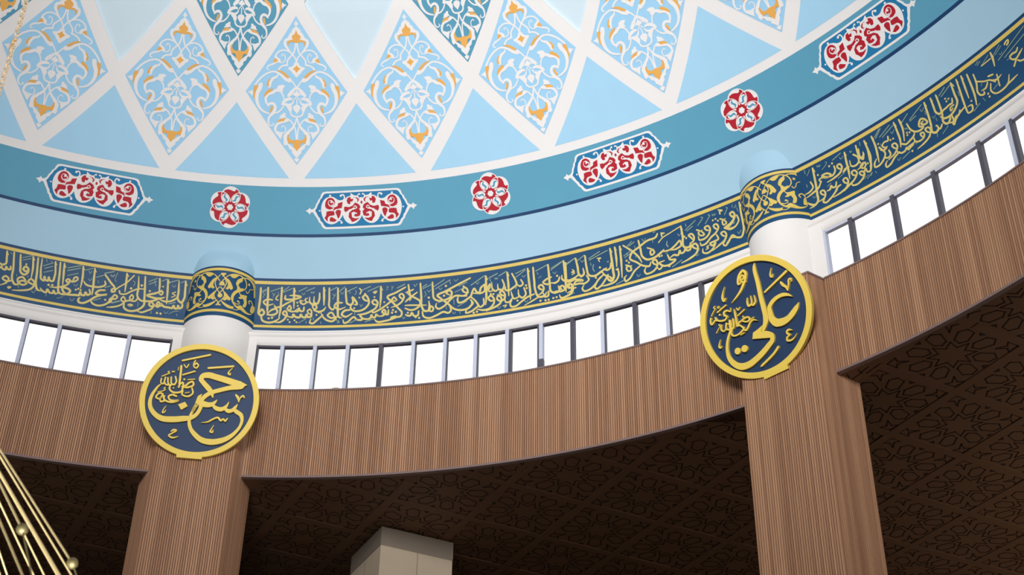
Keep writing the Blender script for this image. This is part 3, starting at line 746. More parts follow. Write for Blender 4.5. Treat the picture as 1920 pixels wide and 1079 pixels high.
sg00 8551,518,26 8599,376,29 8552,302,32 8460,258,32 8424,267,25 8431,326,32 8470,376,15
sg00 8657,396,25 8660,318,29 8625,296,28 8570,330,25
sg00 8755,299,24 8799,250,28 8857,253,31 8881,281,28 8895,241,29 8950,261,31 8978,259,14
sg00 8776,281,24 8701,246,32 8619,179,32 8568,169,26 8563,218,31 8596,259,15
sg00 8703,596,26 8688,540,28 8635,547,26 8596,514,24 8632,443,28 8566,459,23 8559,512,23
dg00 8555,573,16
dg00 8720,526,16
dg00 8758,522,16
dg00 8647,459,15
sg00 8760,353,24 8724,394,24 8717,440,31 8754,447,25 8778,389,29 8733,312,32 8615,261,15
sg00 8836,736,25 8839,572,32 8836,439,33 8815,340,16
sg00 8835,744,14 8852,668,14
sg00 8911,734,25 8917,591,33 8883,396,16
sg00 8911,743,14 8930,665,14
dg00 8949,485,16
dg00 8982,468,16
dg00 8943,449,16
sg00 8836,378,26 8894,333,30 8951,352,32 9015,383,32 9040,422,15
sg00 8985,609,22 9008,491,28 9053,428,28 9129,404,32 9169,419,29 9119,472,26 9130,506,33 9172,550,32 9214,521,26 9231,447,32 9189,446,29 9157,488,31 9195,505,15
sg00 9135,276,23 9107,312,24 9105,354,31 9143,344,23 9141,289,31 9078,258,30 9011,293,24 9007,344,26
sg00 8996,288,24 8929,277,31 8876,273,14
sg00 9229,280,25 9189,326,24 9181,372,32 9218,377,25 9241,319,30 9201,240,32 9109,189,32 9010,167,15
dg00 8937,183,18
sg00 9290,737,27 9280,560,34 9267,387,34 9258,258,32 9289,234,36 9337,257,37 9333,324,16
sg00 9289,743,14 9301,672,14
sg00 9396,287,26 9365,250,33 9316,258,15
dg00 9324,323,15
sg00 9383,740,24 9380,619,31 9386,490,29 9421,448,32 9450,486,16
sg00 9383,746,14 9393,681,14
sg00 9460,733,24 9456,574,32 9448,442,32 9427,295,31 9461,250,32 9514,284,35 9523,340,15
sg00 9460,739,14 9470,676,14
sg00 9630,543,22 9607,480,31 9566,483,29 9523,472,30 9475,465,30 9448,444,14
dg00 9551,601,16
dg00 9588,571,16
dg00 9553,554,16
sg00 9689,751,25 9679,575,32 9672,443,34 9602,363,36 9513,330,34 9434,363,30 9412,413,13
sg00 9692,758,16 9711,684,16
sg00 9618,444,23 9563,429,24 9559,387,20 9591,406,23
sg00 9727,310,24 9651,279,31 9565,212,32 9538,174,29 9526,217,24
sg00 9663,314,24 9633,263,31 9595,264,30 9564,247,14
sg00 9548,317,26 9547,227,31 9461,250,13
sg00 9770,744,23 9757,572,30 9745,401,30 9742,280,29 9753,195,25 9807,195,33 9821,275,25 9770,286,14
sg00 9770,753,14 9776,688,14
sg00 9842,745,25 9830,556,32 9822,390,15
sg00 9842,751,13 9854,683,13
sg00 9915,710,24 9911,563,32 9900,361,32 9879,226,16
dg00 9837,329,16
sg00 9986,650,22 9980,520,29 9952,360,28 9975,310,25 10018,299,32 10021,337,13
sg00 9989,527,22 10079,456,23 10144,420,22 10194,348,21
sg00 10104,412,23 10059,361,30 9999,365,13
sg00 10142,484,26 10200,464,26
sg00 10156,400,25 10226,362,28 10292,382,14
sg00 10133,365,22 10105,273,25 10142,196,24 10235,174,30 10325,202,31 10379,304,14
sg00 10319,192,23 10401,208,30 10470,220,14
dg00 10059,261,17
dg00 10062,212,17
sg00 10244,425,22 10224,254,22
tg00 8547,672,14 8650,770,14
tg00 8540,699,14 8632,776,14
tg00 8602,656,14 8773,743,14
tg00 8636,632,14 8820,709,14
tg00 8939,673,14 9042,740,14
tg00 9039,638,14 9246,737,14
tg00 9037,616,14 9130,637,14
tg00 9494,694,14 9597,755,14
tg00 9515,663,14 9669,734,14
tg00 8790,156,13 8905,194,13
tg00 9823,167,13 9921,216,13
tg00 9367,153,11 9463,214,11
tg00 10139,269,11 10229,302,11
tg00 8759,645,9 8768,601,9 8809,639,10
tg00 9211,689,9 9219,645,9 9263,676,10
tg00 9319,485,8 9326,449,9 9361,475,10
tg00 8728,204,9 8737,163,10 8769,190,10
tg00 9302,212,10 9292,158,10
tg00 8585,555,9 8585,510,9
tg00 9000,258,10 9025,254,10
tg00 9260,621,10 9250,568,10
tg00 9732,577,9 9726,507,9
tg00 9352,429,9 9356,381,9
tg00 9980,256,8 9997,196,8
tg00 9370,627,9 9367,584,9
tg00 10039,454,10 10016,428,10
tg00 8334,755,10 8329,698,10
tg00 9202,243,8 9214,219,8
tg00 8942,566,10 8947,542,10 8965,556,10 8969,530,10
sg00 10287,752,26 10282,658,34 10264,551,16
sg00 10285,759,16 10298,674,15
sg00 10483,719,26 10508,737,26 10544,740,21 10532,705,26 10506,692,26
sg00 10602,551,23 10568,519,29 10511,530,28 10474,512,29 10483,468,23 10525,434,28 10595,465,30 10649,497,13
sg00 10544,397,23 10568,363,24 10611,346,26
sg00 10534,428,27 10475,360,27
sg00 10121,677,18 10255,682,18
tg00 10333,586,13 10781,744,13
tg00 10416,557,13 10741,648,13
tg00 10310,700,10 10424,767,10
tg00 10322,682,10 10438,736,10
tg00 10117,680,10 10250,749,10
tg00 10059,746,11 10107,771,11
tg00 10077,724,11 10130,751,11
tg00 10373,658,6 10390,633,7 10416,651,8
tg00 10425,503,8 10459,497,8
"""
DIA = """
pw00 -2,5305 -41,5247 -3,5207 40,5248
pw01 0,5213 39,5184 75,5150 84,5109 117,5086 137,5040 164,5009 163,4965 84,4962 0,4927
sw01 146,5002,25 191,4964,51 195,4907,51 154,4835,37 99,4765,29 46,4707,24 14,4660,25 1,4602,25
sw01 13,4929,28 22,4846,28 51,4756,28 113,4686,27 156,4626,28 158,4561,28
sw01 83,4753,26 141,4791,26 226,4808,26 310,4776,27 356,4717,28 367,4678,28
dw01 250,4711,13
sw01 254,4732,16 225,4738,16 197,4703,17 193,4655,18 215,4610,17 269,4596,16 317,4619,16
Pw01 269,4592 285,4662 325,4685 362,4719 373,4672 341,4615
sw01 329,4615,31 399,4571,29 464,4545,29 501,4505,25 488,4470,19 464,4470,16
sw01 155,4558,28 208,4550,28 267,4523,29 304,4478,29
pw01 0,4616 31,4599 48,4558 83,4529 133,4523 144,4500 118,4471 88,4451 70,4416 40,4393 22,4363 0,4350
sw01 121,4302,82 180,4319,54 246,4377,43 311,4421,33 377,4442,30 465,4424,31 557,4368,31 636,4287,32 693,4203,32
sw01 104,4308,31 56,4255,24 15,4194,21 -43,4149,48 -89,4066,48
sw01 311,4406,15 328,4365,29 391,4329,43 438,4273,59 459,4191,57
pw01 189,4208 248,4223 308,4207 328,4167 316,4137 257,4103 222,4103 235,4150
po11 0,5146 27,5080 71,5051 79,5011 54,4980 109,4979 149,4959 165,4918 137,4874 134,4918 108,4947 66,4947 23,4933 0,4927
po11 361,4675 395,4626 404,4588 353,4606 315,4627
po11 0,4560 24,4523 65,4500 29,4468 0,4430
po11 122,4354 158,4392 212,4438 271,4467 334,4467 288,4439 240,4410 204,4375 169,4346 145,4329
po11 426,4330 472,4300 502,4239 495,4186 463,4191 468,4251
po11 644,4196 699,4200 712,4159 714,4080 716,4009 678,3927 673,4023 657,4105
sw21 208,3973,19 227,4046,24 269,4102,28 327,4130,49 395,4088,55 475,4052,50 510,3994,44 499,3916,36 467,3870,31
sw21 598,4214,74 613,4155,74 650,4072,66 659,3978,61 639,3885,48 581,3793,38 511,3748,31 451,3730,23
pw21 733,4124 767,4093 815,4077 764,4048 733,4008 719,4069
sw21 475,3861,29 441,3897,43 390,3903,45 355,3857,46 361,3793,53 399,3727,55 446,3668,36 461,3597,29 443,3539,24 403,3521,19 372,3546,17 387,3569,14
sw21 213,3876,22 251,3809,24 307,3756,26 369,3737,26
pw21 77,4002 129,4013 186,3996 239,3941 255,3884 207,3909 162,3944 105,3968 59,3962
pw21 255,3882 190,3873 149,3824 124,3771 81,3783 73,3835 93,3871 62,3900 40,3952 59,3961 82,3917 127,3903 185,3915 253,3896
sw21 106,3788,29 94,3727,28 67,3697,28 1,3682,28
sw21 -38,3981,17 0,4028,16 42,3973,17
sw20 2,3987,17 2,3882,17
pw21 0,4125 26,4104 57,4069 49,4044 0,4032
sw20 1,4198,17 1,4116,17
pw21 0,3890 47,3873 63,3835 41,3786 24,3768 0,3732
pw21 38,4169 96,4134 147,4070 161,4029 117,4011 97,4052 67,4110 26,4149
pw21 57,3518 123,3468 189,3403 216,3354 207,3283 212,3236 193,3192 155,3206 133,3181 122,3139 78,3110 73,3062 40,3027 24,3000 0,2985 0,3117 139,3234 155,3307 134,3375 79,3457
sw21 4,3676,24 18,3598,26 46,3530,33 84,3471,47
pw21 0,2988 24,2976 42,2962 30,2938 0,2904
sw21 164,3648,30 113,3622,26 59,3553,23 23,3469,23 12,3374,23 6,3288,23
sw21 141,3630,47 181,3612,54 231,3592,42 303,3562,43 341,3503,43 340,3432,35 306,3392,47 257,3304,12
dw21 241,3512,12
sw21 230,3530,16 202,3516,16 181,3481,16 190,3424,16 228,3398,17 278,3391,16
pw21 217,3424 267,3418 320,3441 300,3386 255,3300 237,3353
pw21 164,3671 187,3700 180,3744 214,3750 233,3724 263,3712 274,3671 299,3644 237,3653
po31 397,4158 455,4144 508,4100 541,4040 531,4003 504,4041 459,4081 419,4105
po31 386,3848 417,3858 430,3809 440,3762 426,3742 402,3780
po31 0,3297 56,3283 100,3295 130,3336 123,3391 153,3365 158,3307 138,3228 89,3242 62,3224 56,3177 29,3139 0,3097
po31 192,3656 260,3644 306,3614 323,3580 270,3598 203,3610
"""
CAR = """
pw01 13,317 -532,306 -583,293 -609,257 -618,213 -634,189 -653,163 -662,126 -682,98 -699,38 -730,6 -762,3 -781,36 -794,7 -842,-20 -803,-48 -780,-85 -762,-48 -730,-48 -702,-101 -675,-143 -654,-183 -643,-217 -613,-247 -604,-278 -576,-323 -538,-340 0,-338
pb11 0,284 -531,274 -566,259 -585,228 -597,197 -620,171 -634,124 -657,82 -676,25 -698,-17 -671,-70 -652,-117 -625,-154 -616,-196 -584,-228 -566,-271 -534,-304 0,-300
Pw21 -609,-5 -597,89 -565,162 -509,208 -463,219 -398,194 -352,158 -297,152 -255,174 -244,37 -287,-108 -338,-192 -393,-241 -466,-257 -539,-218 -584,-132
sw21 -264,153,21 -254,203,21 -276,246,21 -309,233,21
dw21 -309,228,21
Pw21 -290,28 -260,153 -203,211 -128,222 -63,219 -23,168 0,187 0,-122 -42,-203 -103,-253 -157,-263 -225,-228 -270,-153 -289,-55
pw21 -159,269 -109,228 -63,215 -129,187 -162,178
sw21 -41,184,15 -51,232,15 -29,249,15
dw21 -27,246,16
dw21 -472,235,19
dw21 -630,-21,15
sw21 -348,-195,17 -311,-207,17 -298,-236,17
dw21 -304,-233,21
Pr31 -540,36 -537,140 -495,192 -444,193 -408,158 -397,116 -418,64 -455,57 -487,85 -496,124 -477,147 -454,138 -459,118 -436,117 -431,138 -454,159 -491,150 -505,119 -483,55 -446,39
pr31 -543,25 -483,40 -409,30 -363,52 -351,102 -282,122 -297,18 -391,-2 -419,-22 -446,7 -483,-10
pr31 -527,-38 -483,-29 -417,-32 -399,-83 -420,-106 -484,-115 -509,-146 -510,-215 -559,-148 -534,-101
pr31 -489,-196 -479,-144 -447,-134 -411,-159 -375,-189 -407,-217 -457,-213
Pr31 -392,-42 -364,-11 -316,-25 -317,-86 -355,-163 -374,-107
pr31 -223,141 -203,190 -161,206 -162,168 -118,168 -138,116 -163,115 -167,74 -206,86
pr31 -119,199 -64,191 -31,152 -46,120 -66,105 -56,152 -92,180
pr31 -259,43 -188,27 -133,51 -94,104 -38,69 -16,26 -33,-17 -14,-48 -25,-122 -73,-141 -118,-128 -99,-87 -71,-76 -117,-53 -154,-72 -146,-148 -101,-171 -35,-164 -93,-213 -148,-231 -174,-178 -198,-143 -190,-70 -134,-12 -86,-2 -115,19 -171,-10 -245,-59 -265,-14
sw41 -174,71,17 -140,106,17 -159,117,17
sw41 -262,46,17 -206,48,17 -151,70,13 -136,106,11
sw41 -70,155,15 -92,182,15 -111,157,15 -93,130,15
sw41 -189,-18,13 -116,-9,15 -73,19,15 -96,46,15 -115,31,13
sw41 -140,-72,17 -137,-130,17 -92,-159,15 -36,-141,11
sw41 -118,-94,15 -90,-75,17 -76,-91,15
dw41 -453,123,19
sw41 -454,123,15 -418,116,15 -423,75,15 -455,65,15
sw41 -538,-1,42 -483,-16,25 -437,-4,15 -419,17,13 -432,23,10
sw41 -489,-196,17 -484,-149,19 -447,-119,17 -420,-135,15
Pw41 -410,-41 -392,-83 -365,-137 -356,-169 -388,-126 -406,-83
pw50 3,190 -24,136 -71,97 -30,74 -9,5 -37,-10 -20,-37 -2,-50 26,-39 45,-14 18,3 30,74 63,92 32,130
Pr70 3,132 -13,97 3,75 19,99
"""
COL_ = """
pg00 -16,725 18,733 67,734 70,707 47,696 38,669 17,667 8,692 -12,697
pg00 -48,161 -29,169 -10,210 14,178 44,167 41,149 11,157 -8,152 -32,148
cg00 21,543,39
cg00 -11,519,14
cg00 59,522,14
cg00 12,326,39
sg01 26,689,15 66,632,15 91,548,15 71,481,15 31,409,15 -13,363,15
sg01 8,476,15 62,405,15 85,326,15 57,267,15 7,206,15 -16,155,16
sg01 25,589,16 63,642,15 106,690,15 162,727,15 252,750,16 340,744,18 399,718,20 441,661,20 443,587,17 404,526,14 339,478,14
Pg01 139,709 201,743 289,752 257,706 199,668 162,682
Pg01 52,649 113,634 167,576 193,529 208,490 179,453 151,471 124,447 93,460 118,502 111,564 78,612
Pg01 51,417 104,382 149,338 190,294 171,261 135,271 98,246 66,259 93,306 82,357
sg01 39,237,12 84,197,33 158,157,53 229,151,46 253,169,14
sg01 231,136,12 304,130,12 371,173,11
Pg01 357,715 356,659 311,614 281,545 254,568 260,634 292,683
Pg01 276,543 309,560 326,534 397,547 361,480 290,430 241,351 229,251 206,277 194,348 227,431 280,496
sg01 208,309,32 239,242,27 286,195,27 353,174,47
Pg01 318,195 374,238 436,210 505,176 611,198 660,238 613,184 504,138 402,151
dg01 320,289,19
sg01 345,290,13 346,256,11 302,235,13 253,248,13
Pg01 334,424 379,429 477,443 470,397 489,320 442,229 418,234 431,315 400,366 355,345 316,354 352,389
sg01 318,451,15 352,415,15
sg01 342,718,12 446,753,19 531,750,30 614,708,63 660,648,100 660,563,77 643,507,14
sg01 594,623,13 525,588,11 503,529,13 467,501,15 448,527,17
dg01 497,667,23
Pg01 599,331 697,356 690,287 641,225 582,217 583,282
sg01 639,343,29 615,383,26 579,407,20 526,368,17 546,346,23
"""
MEDL = """
sg00 -332,623,26 86,744,27
sg00 -132,636,21 -148,597,21 -146,537,20 -110,515,22 -79,558,21 -114,594,22 -132,568,22
sg00 -299,557,16 -259,513,18 -227,566,17
sg00 -339,533,31 -335,393,31 -336,250,31
sg00 -376,513,9 -383,455,9
sg00 -297,392,22 -119,462,22
sg00 -472,441,9 -460,423,10 -452,442,10 -439,424,10 -431,443,10
sg00 -513,436,14 -532,422,13 -504,409,14 -557,379,14 -617,347,14
sg00 -408,354,24 -388,270,25 -418,223,26 -447,232,24 -473,341,24
sg00 -447,232,26 -475,208,26 -500,230,24 -522,329,24
sg00 -499,217,24 -537,215,23 -562,248,22 -560,335,23
sg00 -564,267,21 -588,225,22 -617,242,20 -619,311,21
dg00 -268,319,17
sg00 -213,317,14 -108,332,14
sg00 -289,198,28 -197,194,28 -118,242,28 -135,287,27 -185,272,28 -229,226,28 -278,191,28
sg00 -339,187,27 -329,231,28 -287,266,27 -277,180,27 -289,125,28 -359,97,28 -443,113,27 -480,164,26 -472,202,27
sg00 -134,183,24 -114,104,25 -160,56,26 -231,51,25 -278,80,24 -269,128,25
sg00 -232,100,11 -167,117,11
dg00 -419,171,12
sg00 -358,40,27 -427,60,28 -476,27,27 -458,-17,27 -395,-35,28 -324,-26,26 -392,-56,28 -474,-55,27 -528,-30,26 -559,38,26
sg00 -527,-41,26 -586,-58,25 -602,-24,25 -568,64,24 -622,71,26 -664,2,25 -621,-17,26 -583,7,26
sg00 -543,173,14 -563,156,13 -538,139,14 -576,112,14 -647,91,14
dg00 -537,28,13
pg00 -316,-92 -215,-43 -166,-109 -261,-174
sg00 694,286,15 595,293,97 426,334,99 214,386,94 87,410,93 7,388,79 -12,336,71 29,284,72 110,203,82 170,131,71 199,57,18
sg00 678,291,22 619,265,94 438,224,68 288,176,65 170,131,65 84,71,65 30,5,64 -41,-87,51 -82,-179,42
sg00 80,526,29 462,579,29
sg00 450,545,10 409,495,15 395,458,25 423,441,29 430,468,9
sg00 -496,-126,8 -533,-196,17 -534,-233,26 -505,-221,15 -493,-188,8
sg00 -2,-28,88 99,-65,89 191,-59,69 256,-1,26 269,19,9
sg00 212,-68,41 274,-118,67 352,-126,69 418,-79,43 454,-4,8
sg00 402,-115,45 457,-149,64 517,-135,56 562,-80,43 590,-31,8
sg00 535,-114,45 585,-152,66 659,-203,63 682,-266,49 669,-366,42 608,-473,49 502,-573,68 376,-633,87 236,-655,92 102,-631,84 -8,-553,72 -77,-473,58 -113,-380,50 -118,-287,41
sg00 25,94,11 -5,47,53 -24,-19,52 -56,-118,42 -94,-208,36 -109,-249,38
sg00 41,-47,73 22,-147,54 -24,-235,58 -100,-289,69 -219,-312,88 -400,-334,93 -553,-322,85 -663,-254,72 -734,-152,62 -749,-54,55 -730,38,48 -690,124,38 -647,191,26 -612,224,9
sg00 549,115,27 578,84,43 605,2,10
sg00 606,11,10 627,82,21 664,106,34 681,78,16
sg00 69,-358,6 171,-338,21 237,-294,26 316,-265,28 361,-307,32 399,-281,21 425,-309,32 461,-267,15
sg00 263,-389,8 234,-451,17 220,-492,26 250,-501,28 263,-458,8
sg00 -372,-523,15 -339,-498,30 -296,-503,27 -358,-554,19 -399,-588,24 -355,-620,27 -295,-613,17 -255,-596,6
"""
MEDR = """
sg00 200,747,6 182,701,38 175,656,50 175,456,59 163,233,63 164,54,72 160,-65,78 148,-117,78 104,-193,59 61,-242,49
sg00 622,63,5 575,106,36 505,136,52 406,135,53 304,93,60 251,39,59 242,-41,68 243,-126,90 295,-206,116 392,-229,105 495,-211,83 577,-164,82 642,-113,65 697,-56,6
sg00 430,575,8 398,517,16 388,472,24 404,447,27 432,484,8
sg00 242,279,25 636,441,35
sg00 515,319,30 534,274,40 571,229,37 582,165,7
sg00 589,172,10 623,257,25 644,314,27 673,313,28 669,271,11
sg00 -75,549,17 -119,544,29 -107,617,34 -58,684,37 1,710,35 29,666,40 11,598,38 -16,533,22
sg00 -1,536,21 -69,571,25 -61,635,26 -22,648,23 -17,600,26 -64,588,20
sg00 -26,541,43 -102,450,35 -193,381,26 -299,322,6
sg00 -343,592,6 -396,512,19 -419,444,32 -406,396,32 -365,425,10
sg00 -41,300,12 -59,236,25 -49,180,28 -11,188,26 16,310,10
sg00 -11,188,23 24,168,30 57,190,26 70,297,10
sg00 -566,377,13 -593,363,13 -573,341,13 -608,307,13 -658,257,13
sg00 -513,356,12 -530,345,12 -518,324,11 -503,341,12 -513,356,11
sg00 -551,275,20 -394,326,20
sg00 -334,262,8 -354,208,12 -387,240,24 -450,234,29 -453,187,26 -418,162,27 -448,130,25 -530,133,25 -584,164,23 -604,214,22
sg00 -585,159,21 -613,174,23 -650,151,24 -684,133,21 -695,187,24 -674,227,25
dg00 -525,227,16
sg00 -286,222,8 -287,163,25 -289,107,27 -294,33,27 -307,-42,10
sg00 -244,222,14 -227,183,14 -190,213,15
sg00 -249,109,18 -130,156,18
sg00 -287,-37,24 -266,2,24 -213,12,22 -160,-20,21 -98,-23,24 -95,25,21 -153,36,23 -211,19,23
dg00 -175,65,14
sg00 -273,-24,23 -234,-65,23 -212,-103,26 -253,-135,25 -341,-158,24 -399,-145,23 -419,-98,25 -396,-58,26
sg00 19,-68,9 -33,-38,22 -103,-70,26 -147,-119,28 -184,-142,26 -210,-121,19 -195,-89,10
sg00 -92,-25,14 -18,-2,13
sg00 -280,-177,14 -216,-167,14
sg00 -341,91,23 -343,13,24 -371,-43,24 -406,-20,23 -396,91,24
sg00 -387,79,24 -392,3,24 -441,-35,23 -476,-13,23 -456,67,24
sg00 -478,-12,21 -531,-30,19 -558,9,20 -537,69,21
sg00 -557,91,11 -578,90,12 -563,68,12 -599,31,12 -645,-13,12
sg00 -450,65,8 -441,42,8 -427,56,8 -422,35,8
pg00 94,-160 -7,-197 -88,-217 -120,-300 -5,-334 133,-375 163,-391 130,-281 50,-246
sg00 -58,-271,79 17,-291,92 119,-320,97 178,-355,65 169,-422,66 94,-477,77 -12,-539,82 -138,-594,87 -268,-630,92 -395,-615,97 -487,-542,81 -541,-438,62 -546,-324,45 -518,-222,40 -473,-135,36 -427,-66,30 -391,-11,12
cg00 -388,-383,48
cg00 -274,-388,50
sg00 -102,-723,9 -79,-713,30 224,-551,34 239,-536,10
sg00 487,-391,14 450,-370,25 411,-387,27 415,-423,26 453,-444,17 392,-469,23 383,-507,24 435,-526,27 498,-508,17 551,-465,6
sg00 -609,-126,6 -642,-184,16 -654,-226,25 -637,-244,24 -608,-224,8
"""
T0, T1 = rad(-40), rad(80)                           # stretch of the ring that is modelled
def arc(a, b, step=.7): n = max(2, int(abs(b-a)/rad(step))+1); return [a+(b-a)*i/(n-1) for i in range(n)]

# ------------------------------------------------------------------ floor, hall walls, carved ceiling
mb = MB(); mb.poly([Vector((60*cos(2*pi*k/48), 60*sin(2*pi*k/48), 0)) for k in range(48)])
struct(mb.build('floor', FLOOR))
mb = MB(); A = arc(rad(-45), rad(80), 2)
mb.grid([[cyl(t, 30, z) for t in A] for z in (0, ZB+.05)]); struct(mb.build('wall_back', DARKWALL))
# the hall ceiling: one carved deck of square panels
LA = Vector((.6335, -1.2165, 0)); LB = Vector((1.2165, .6335, 0)); LC = Vector((9.73, 8.21, 0))
mb = MB(); A = arc(rad(-180), rad(180), 1)
mb.grid([[cyl(t, r, ZB+.02) for t in A] for r in (12.05, 16, 20, 25, 30)], 0)
hx, hy = LB.normalized(), LA.normalized(); H = LA.length/2
def tile(c):
    def F(x, y, d=0): return Vector((c.x, c.y, 0))+hx*(x*H)+hy*(y*H)+Vector((0, 0, ZB+.016-d))
    def line(P, w=.025):
        n = len(P)
        for i in range(n):
            a, b = Vector(P[i]), Vector(P[(i+1) % n]); d = (b-a).normalized(); q = Vector((-d.y, d.x))*w/2; a = a-d*w/2; b = b+d*w/2
            Q = [F(*(a+q)), F(*(b+q)), F(*(b-q)), F(*(a-q))]
            if min(math.hypot(p.x, p.y) for p in Q) > 12.06: mb.poly(Q, 1)
    line([((.47 if k % 2 == 0 else .27)*cos(pi*k/8), (.47 if k % 2 == 0 else .27)*sin(pi*k/8)) for k in range(16)])
    for k in range(8):
        a = pi/8+k*pi/4; R2 = .90 if True else 0
        line([Vector((x*cos(a)-y*sin(a), x*sin(a)+y*cos(a))) for x, y in ((.42, 0), (.52, .135), (.80, .155), (.90, .0), (.80, -.155), (.52, -.135))])
    for k in range(4):
        a = k*pi/2; q = lambda x, y: Vector((x*cos(a)-y*sin(a), x*sin(a)+y*cos(a)))
        line([q(.87, .87), q(.88, .62), q(.77, .70), q(.58, .58), q(.70, .77), q(.62, .88)])
        P = [F(*p) for p in (q(.86, .08), q(.86, -.08), q(.77, 0))]
        if min(math.hypot(p.x, p.y) for p in P) > 12.06: mb.poly(P, 1)
ribs = MB(); NT = 0
for i in range(-16, 14):
    for j in range(-14, 12):
        c = LC+LA*i+LB*j; r = math.hypot(c.x, c.y); th = math.atan2(c.x, c.y)
        if not (11.6 < r < 27 and rad(-36) < th < rad(76)): continue
        tile(c); NT += 1
        for s in (-1, 1):
            for u, v in ((hx, hy), (hy, hx)):
                for w in range(6):
                    p = Vector((c.x, c.y, ZB+.02))+u*(s*(H-.035))+v*(H*(w-2.5)/3)
                    if math.hypot(p.x, p.y) > 12.3: ribs.box(p, v*(H/6), u*.035, Vector((0, 0, .012 if u is hx else .0105)))
hall = struct(mb.build('ceiling', [CEIL, CUT])); ribs.build('rib_grid', CEIL, hall)

# ------------------------------------------------------------------ dome
dm = MB()
TH = arc(rad(-180), rad(180), 1.4)
def ring(s0, s1, m, n):
    dm.grid([[dome(t, s0+(s1-s0)*i/n) for t in TH] for i in range(n+1)], m)
ring(.895, 1.62, 1, 8); ring(1.62, 1.675, 2, 1); ring(1.675, 2.487, 3, 8); ring(2.487, 4.283, 0, 16)
SP, SQ, SE = 4.283, 5.6, 6.95; HW = rad(4.84)
def half(s): return HW*max(0, min((s-SP)/(SQ-SP), (SE-s)/(SE-SQ)))
pales = []
NS = 30
for k in range(-7, 25, 2):
    tc = TL+DG*k; tn = tc+2*DG; ss_ = [SP+(SE-SP)*i/NS for i in range(NS+1)]
    dm.grid([[dome(tc+half(s)+(2*DG-2*half(s))*j/16, s) for j in range(17)] for s in ss_], 0)
    p = MB()
    p.grid([[dome(tc-half(s)+2*half(s)*j/10, s, -.05) for j in range(11)] for s in ss_], 0)
    for sg in (-1, 1): p.grid([[dome(tc+sg*half(s), s, d) for s in ss_] for d in (0, -.05)], 1)
    pales.append((k, p))
ring(SE, SMAX-.6, 0, 40)
DOME = struct(dm.build('dome', [WHITE, LIGHTBLUE, NAVYLINE, TEAL], smooth=True))
for k, p in pales:
    p.build('recessed_panel', [PALE, WHITE], DOME, smooth=False)
def shape_on_dome(corners, F, n=14, off=.002):
    """a patch with curved-surface subdivision between the corner pairs: rows of (left, right) at each s"""
    m = MB(); m.grid([[F(l+(r-l)*j/8, s, off) for j in range(9)] for s, l, r in corners]); return m
def inst(root, d): return None
# sky-blue triangles: a foot on the white ring, the point up between two diamonds
tri = shape_on_dome([(2.633+(3.892-2.633)*i/12, -rad(4.97)*(1-i/12), rad(4.97)*(1-i/12)) for i in range(13)], lambda t, s, o: dome(t, s, o))
t0 = tri.build('triangle_panel', SKY, DOME)
def spin(o, th): o.rotation_euler = (0, 0, -th); return o
for k in range(-4, 8):
    o = t0 if k == -4 else copy_tree(t0, DOME); spin(o, TL+DG*k)
# diamonds: light blue row, and the deep teal ones above every second crossing
def diamond(name, mt, smap, dl):
    d = shape_on_dome([(smap(s), -w, w) for s, w in [(2.866+(4.09-2.866)*i/10, rad(4.85)*i/10) for i in range(11)]+[(4.09+(5.382-4.09)*i/10, rad(4.85)*(1-i/10)) for i in range(1, 11)]], lambda t, s, o: dome(t, s, o), off=.003)
    o = d.build(name, mt, DOME); o['label'] = dl
    P = paint(DIA, lambda x, y, h: dome(x/1.057e4, smap(y/1000), h-(.002 if h > .009 else 0)), 1.057, .002, base=.006)
    for q in sorted(P): P[q].build('scrollwork' if q[0] == 'w' else 'orange_leaf', WHITE if q[0] == 'w' else ORANGE, o)
    return o
d0 = diamond('diamond_panel', DIAM, lambda s: s, 'light blue diamond with white scrollwork and orange leaves')
for k in range(-4, 7):
    o = d0 if k == -4 else copy_tree(d0, DOME); spin(o, TL+DG*(k+.5))
d1 = diamond('teal_diamond_panel', TEALD, lambda s: 4.369+1.0166*(s-2.904), 'deep teal diamond with white scrollwork and orange leaves')
for k in range(-4, 7, 2):
    o = d1 if k == -4 else copy_tree(d1, DOME); spin(o, TL+DG*k)
# cartouches and rosettes on the teal ring
P = paint(CAR, lambda x, y, h: dome(x/1.148e4, 2.1+y/1000, h), 1.148, .0015, base=.003)
keys = sorted(P, key=lambda q: int(q[1:])); MC = dict(w=WHITE, b=CBLUE, r=RED)
c0 = P[keys[0]].build('cartouche', WHITE, DOME); c0['label'] = 'white edged blue cartouche with crimson scroll cells'
NMC = dict(b='field', w='tracery', r='crimson_cell')
for q in keys[1:]: P[q].build(NMC[q[0]], MC[q[0]], c0)
for k in range(-3, 7, 2):
    o = c0 if k == -3 else copy_tree(c0, DOME); spin(o, TL+DG*k)
FR = lambda x, y, h: dome(x/1.145e4, 2.095+y/1000, h)
RR = 362.0
def disc(m, cx, cy, r, h, a0=0, n=36, ry=None, rotn=0):
    outline(m, FR, [(cx+r*cos(2*pi*i/n)*cos(rotn)-(ry or r)*sin(2*pi*i/n)*sin(rotn), cy+r*cos(2*pi*i/n)*sin(rotn)+(ry or r)*sin(2*pi*i/n)*cos(rotn)) for i in range(n)], h, 0)
wh, re_, wl, tq = MB(), MB(), MB(), MB()
for k in range(6):
    a = pi/2-k*pi/3; cx, cy = RR*.53*cos(a), RR*.53*sin(a); disc(wh, cx, cy, RR*.46, .003)
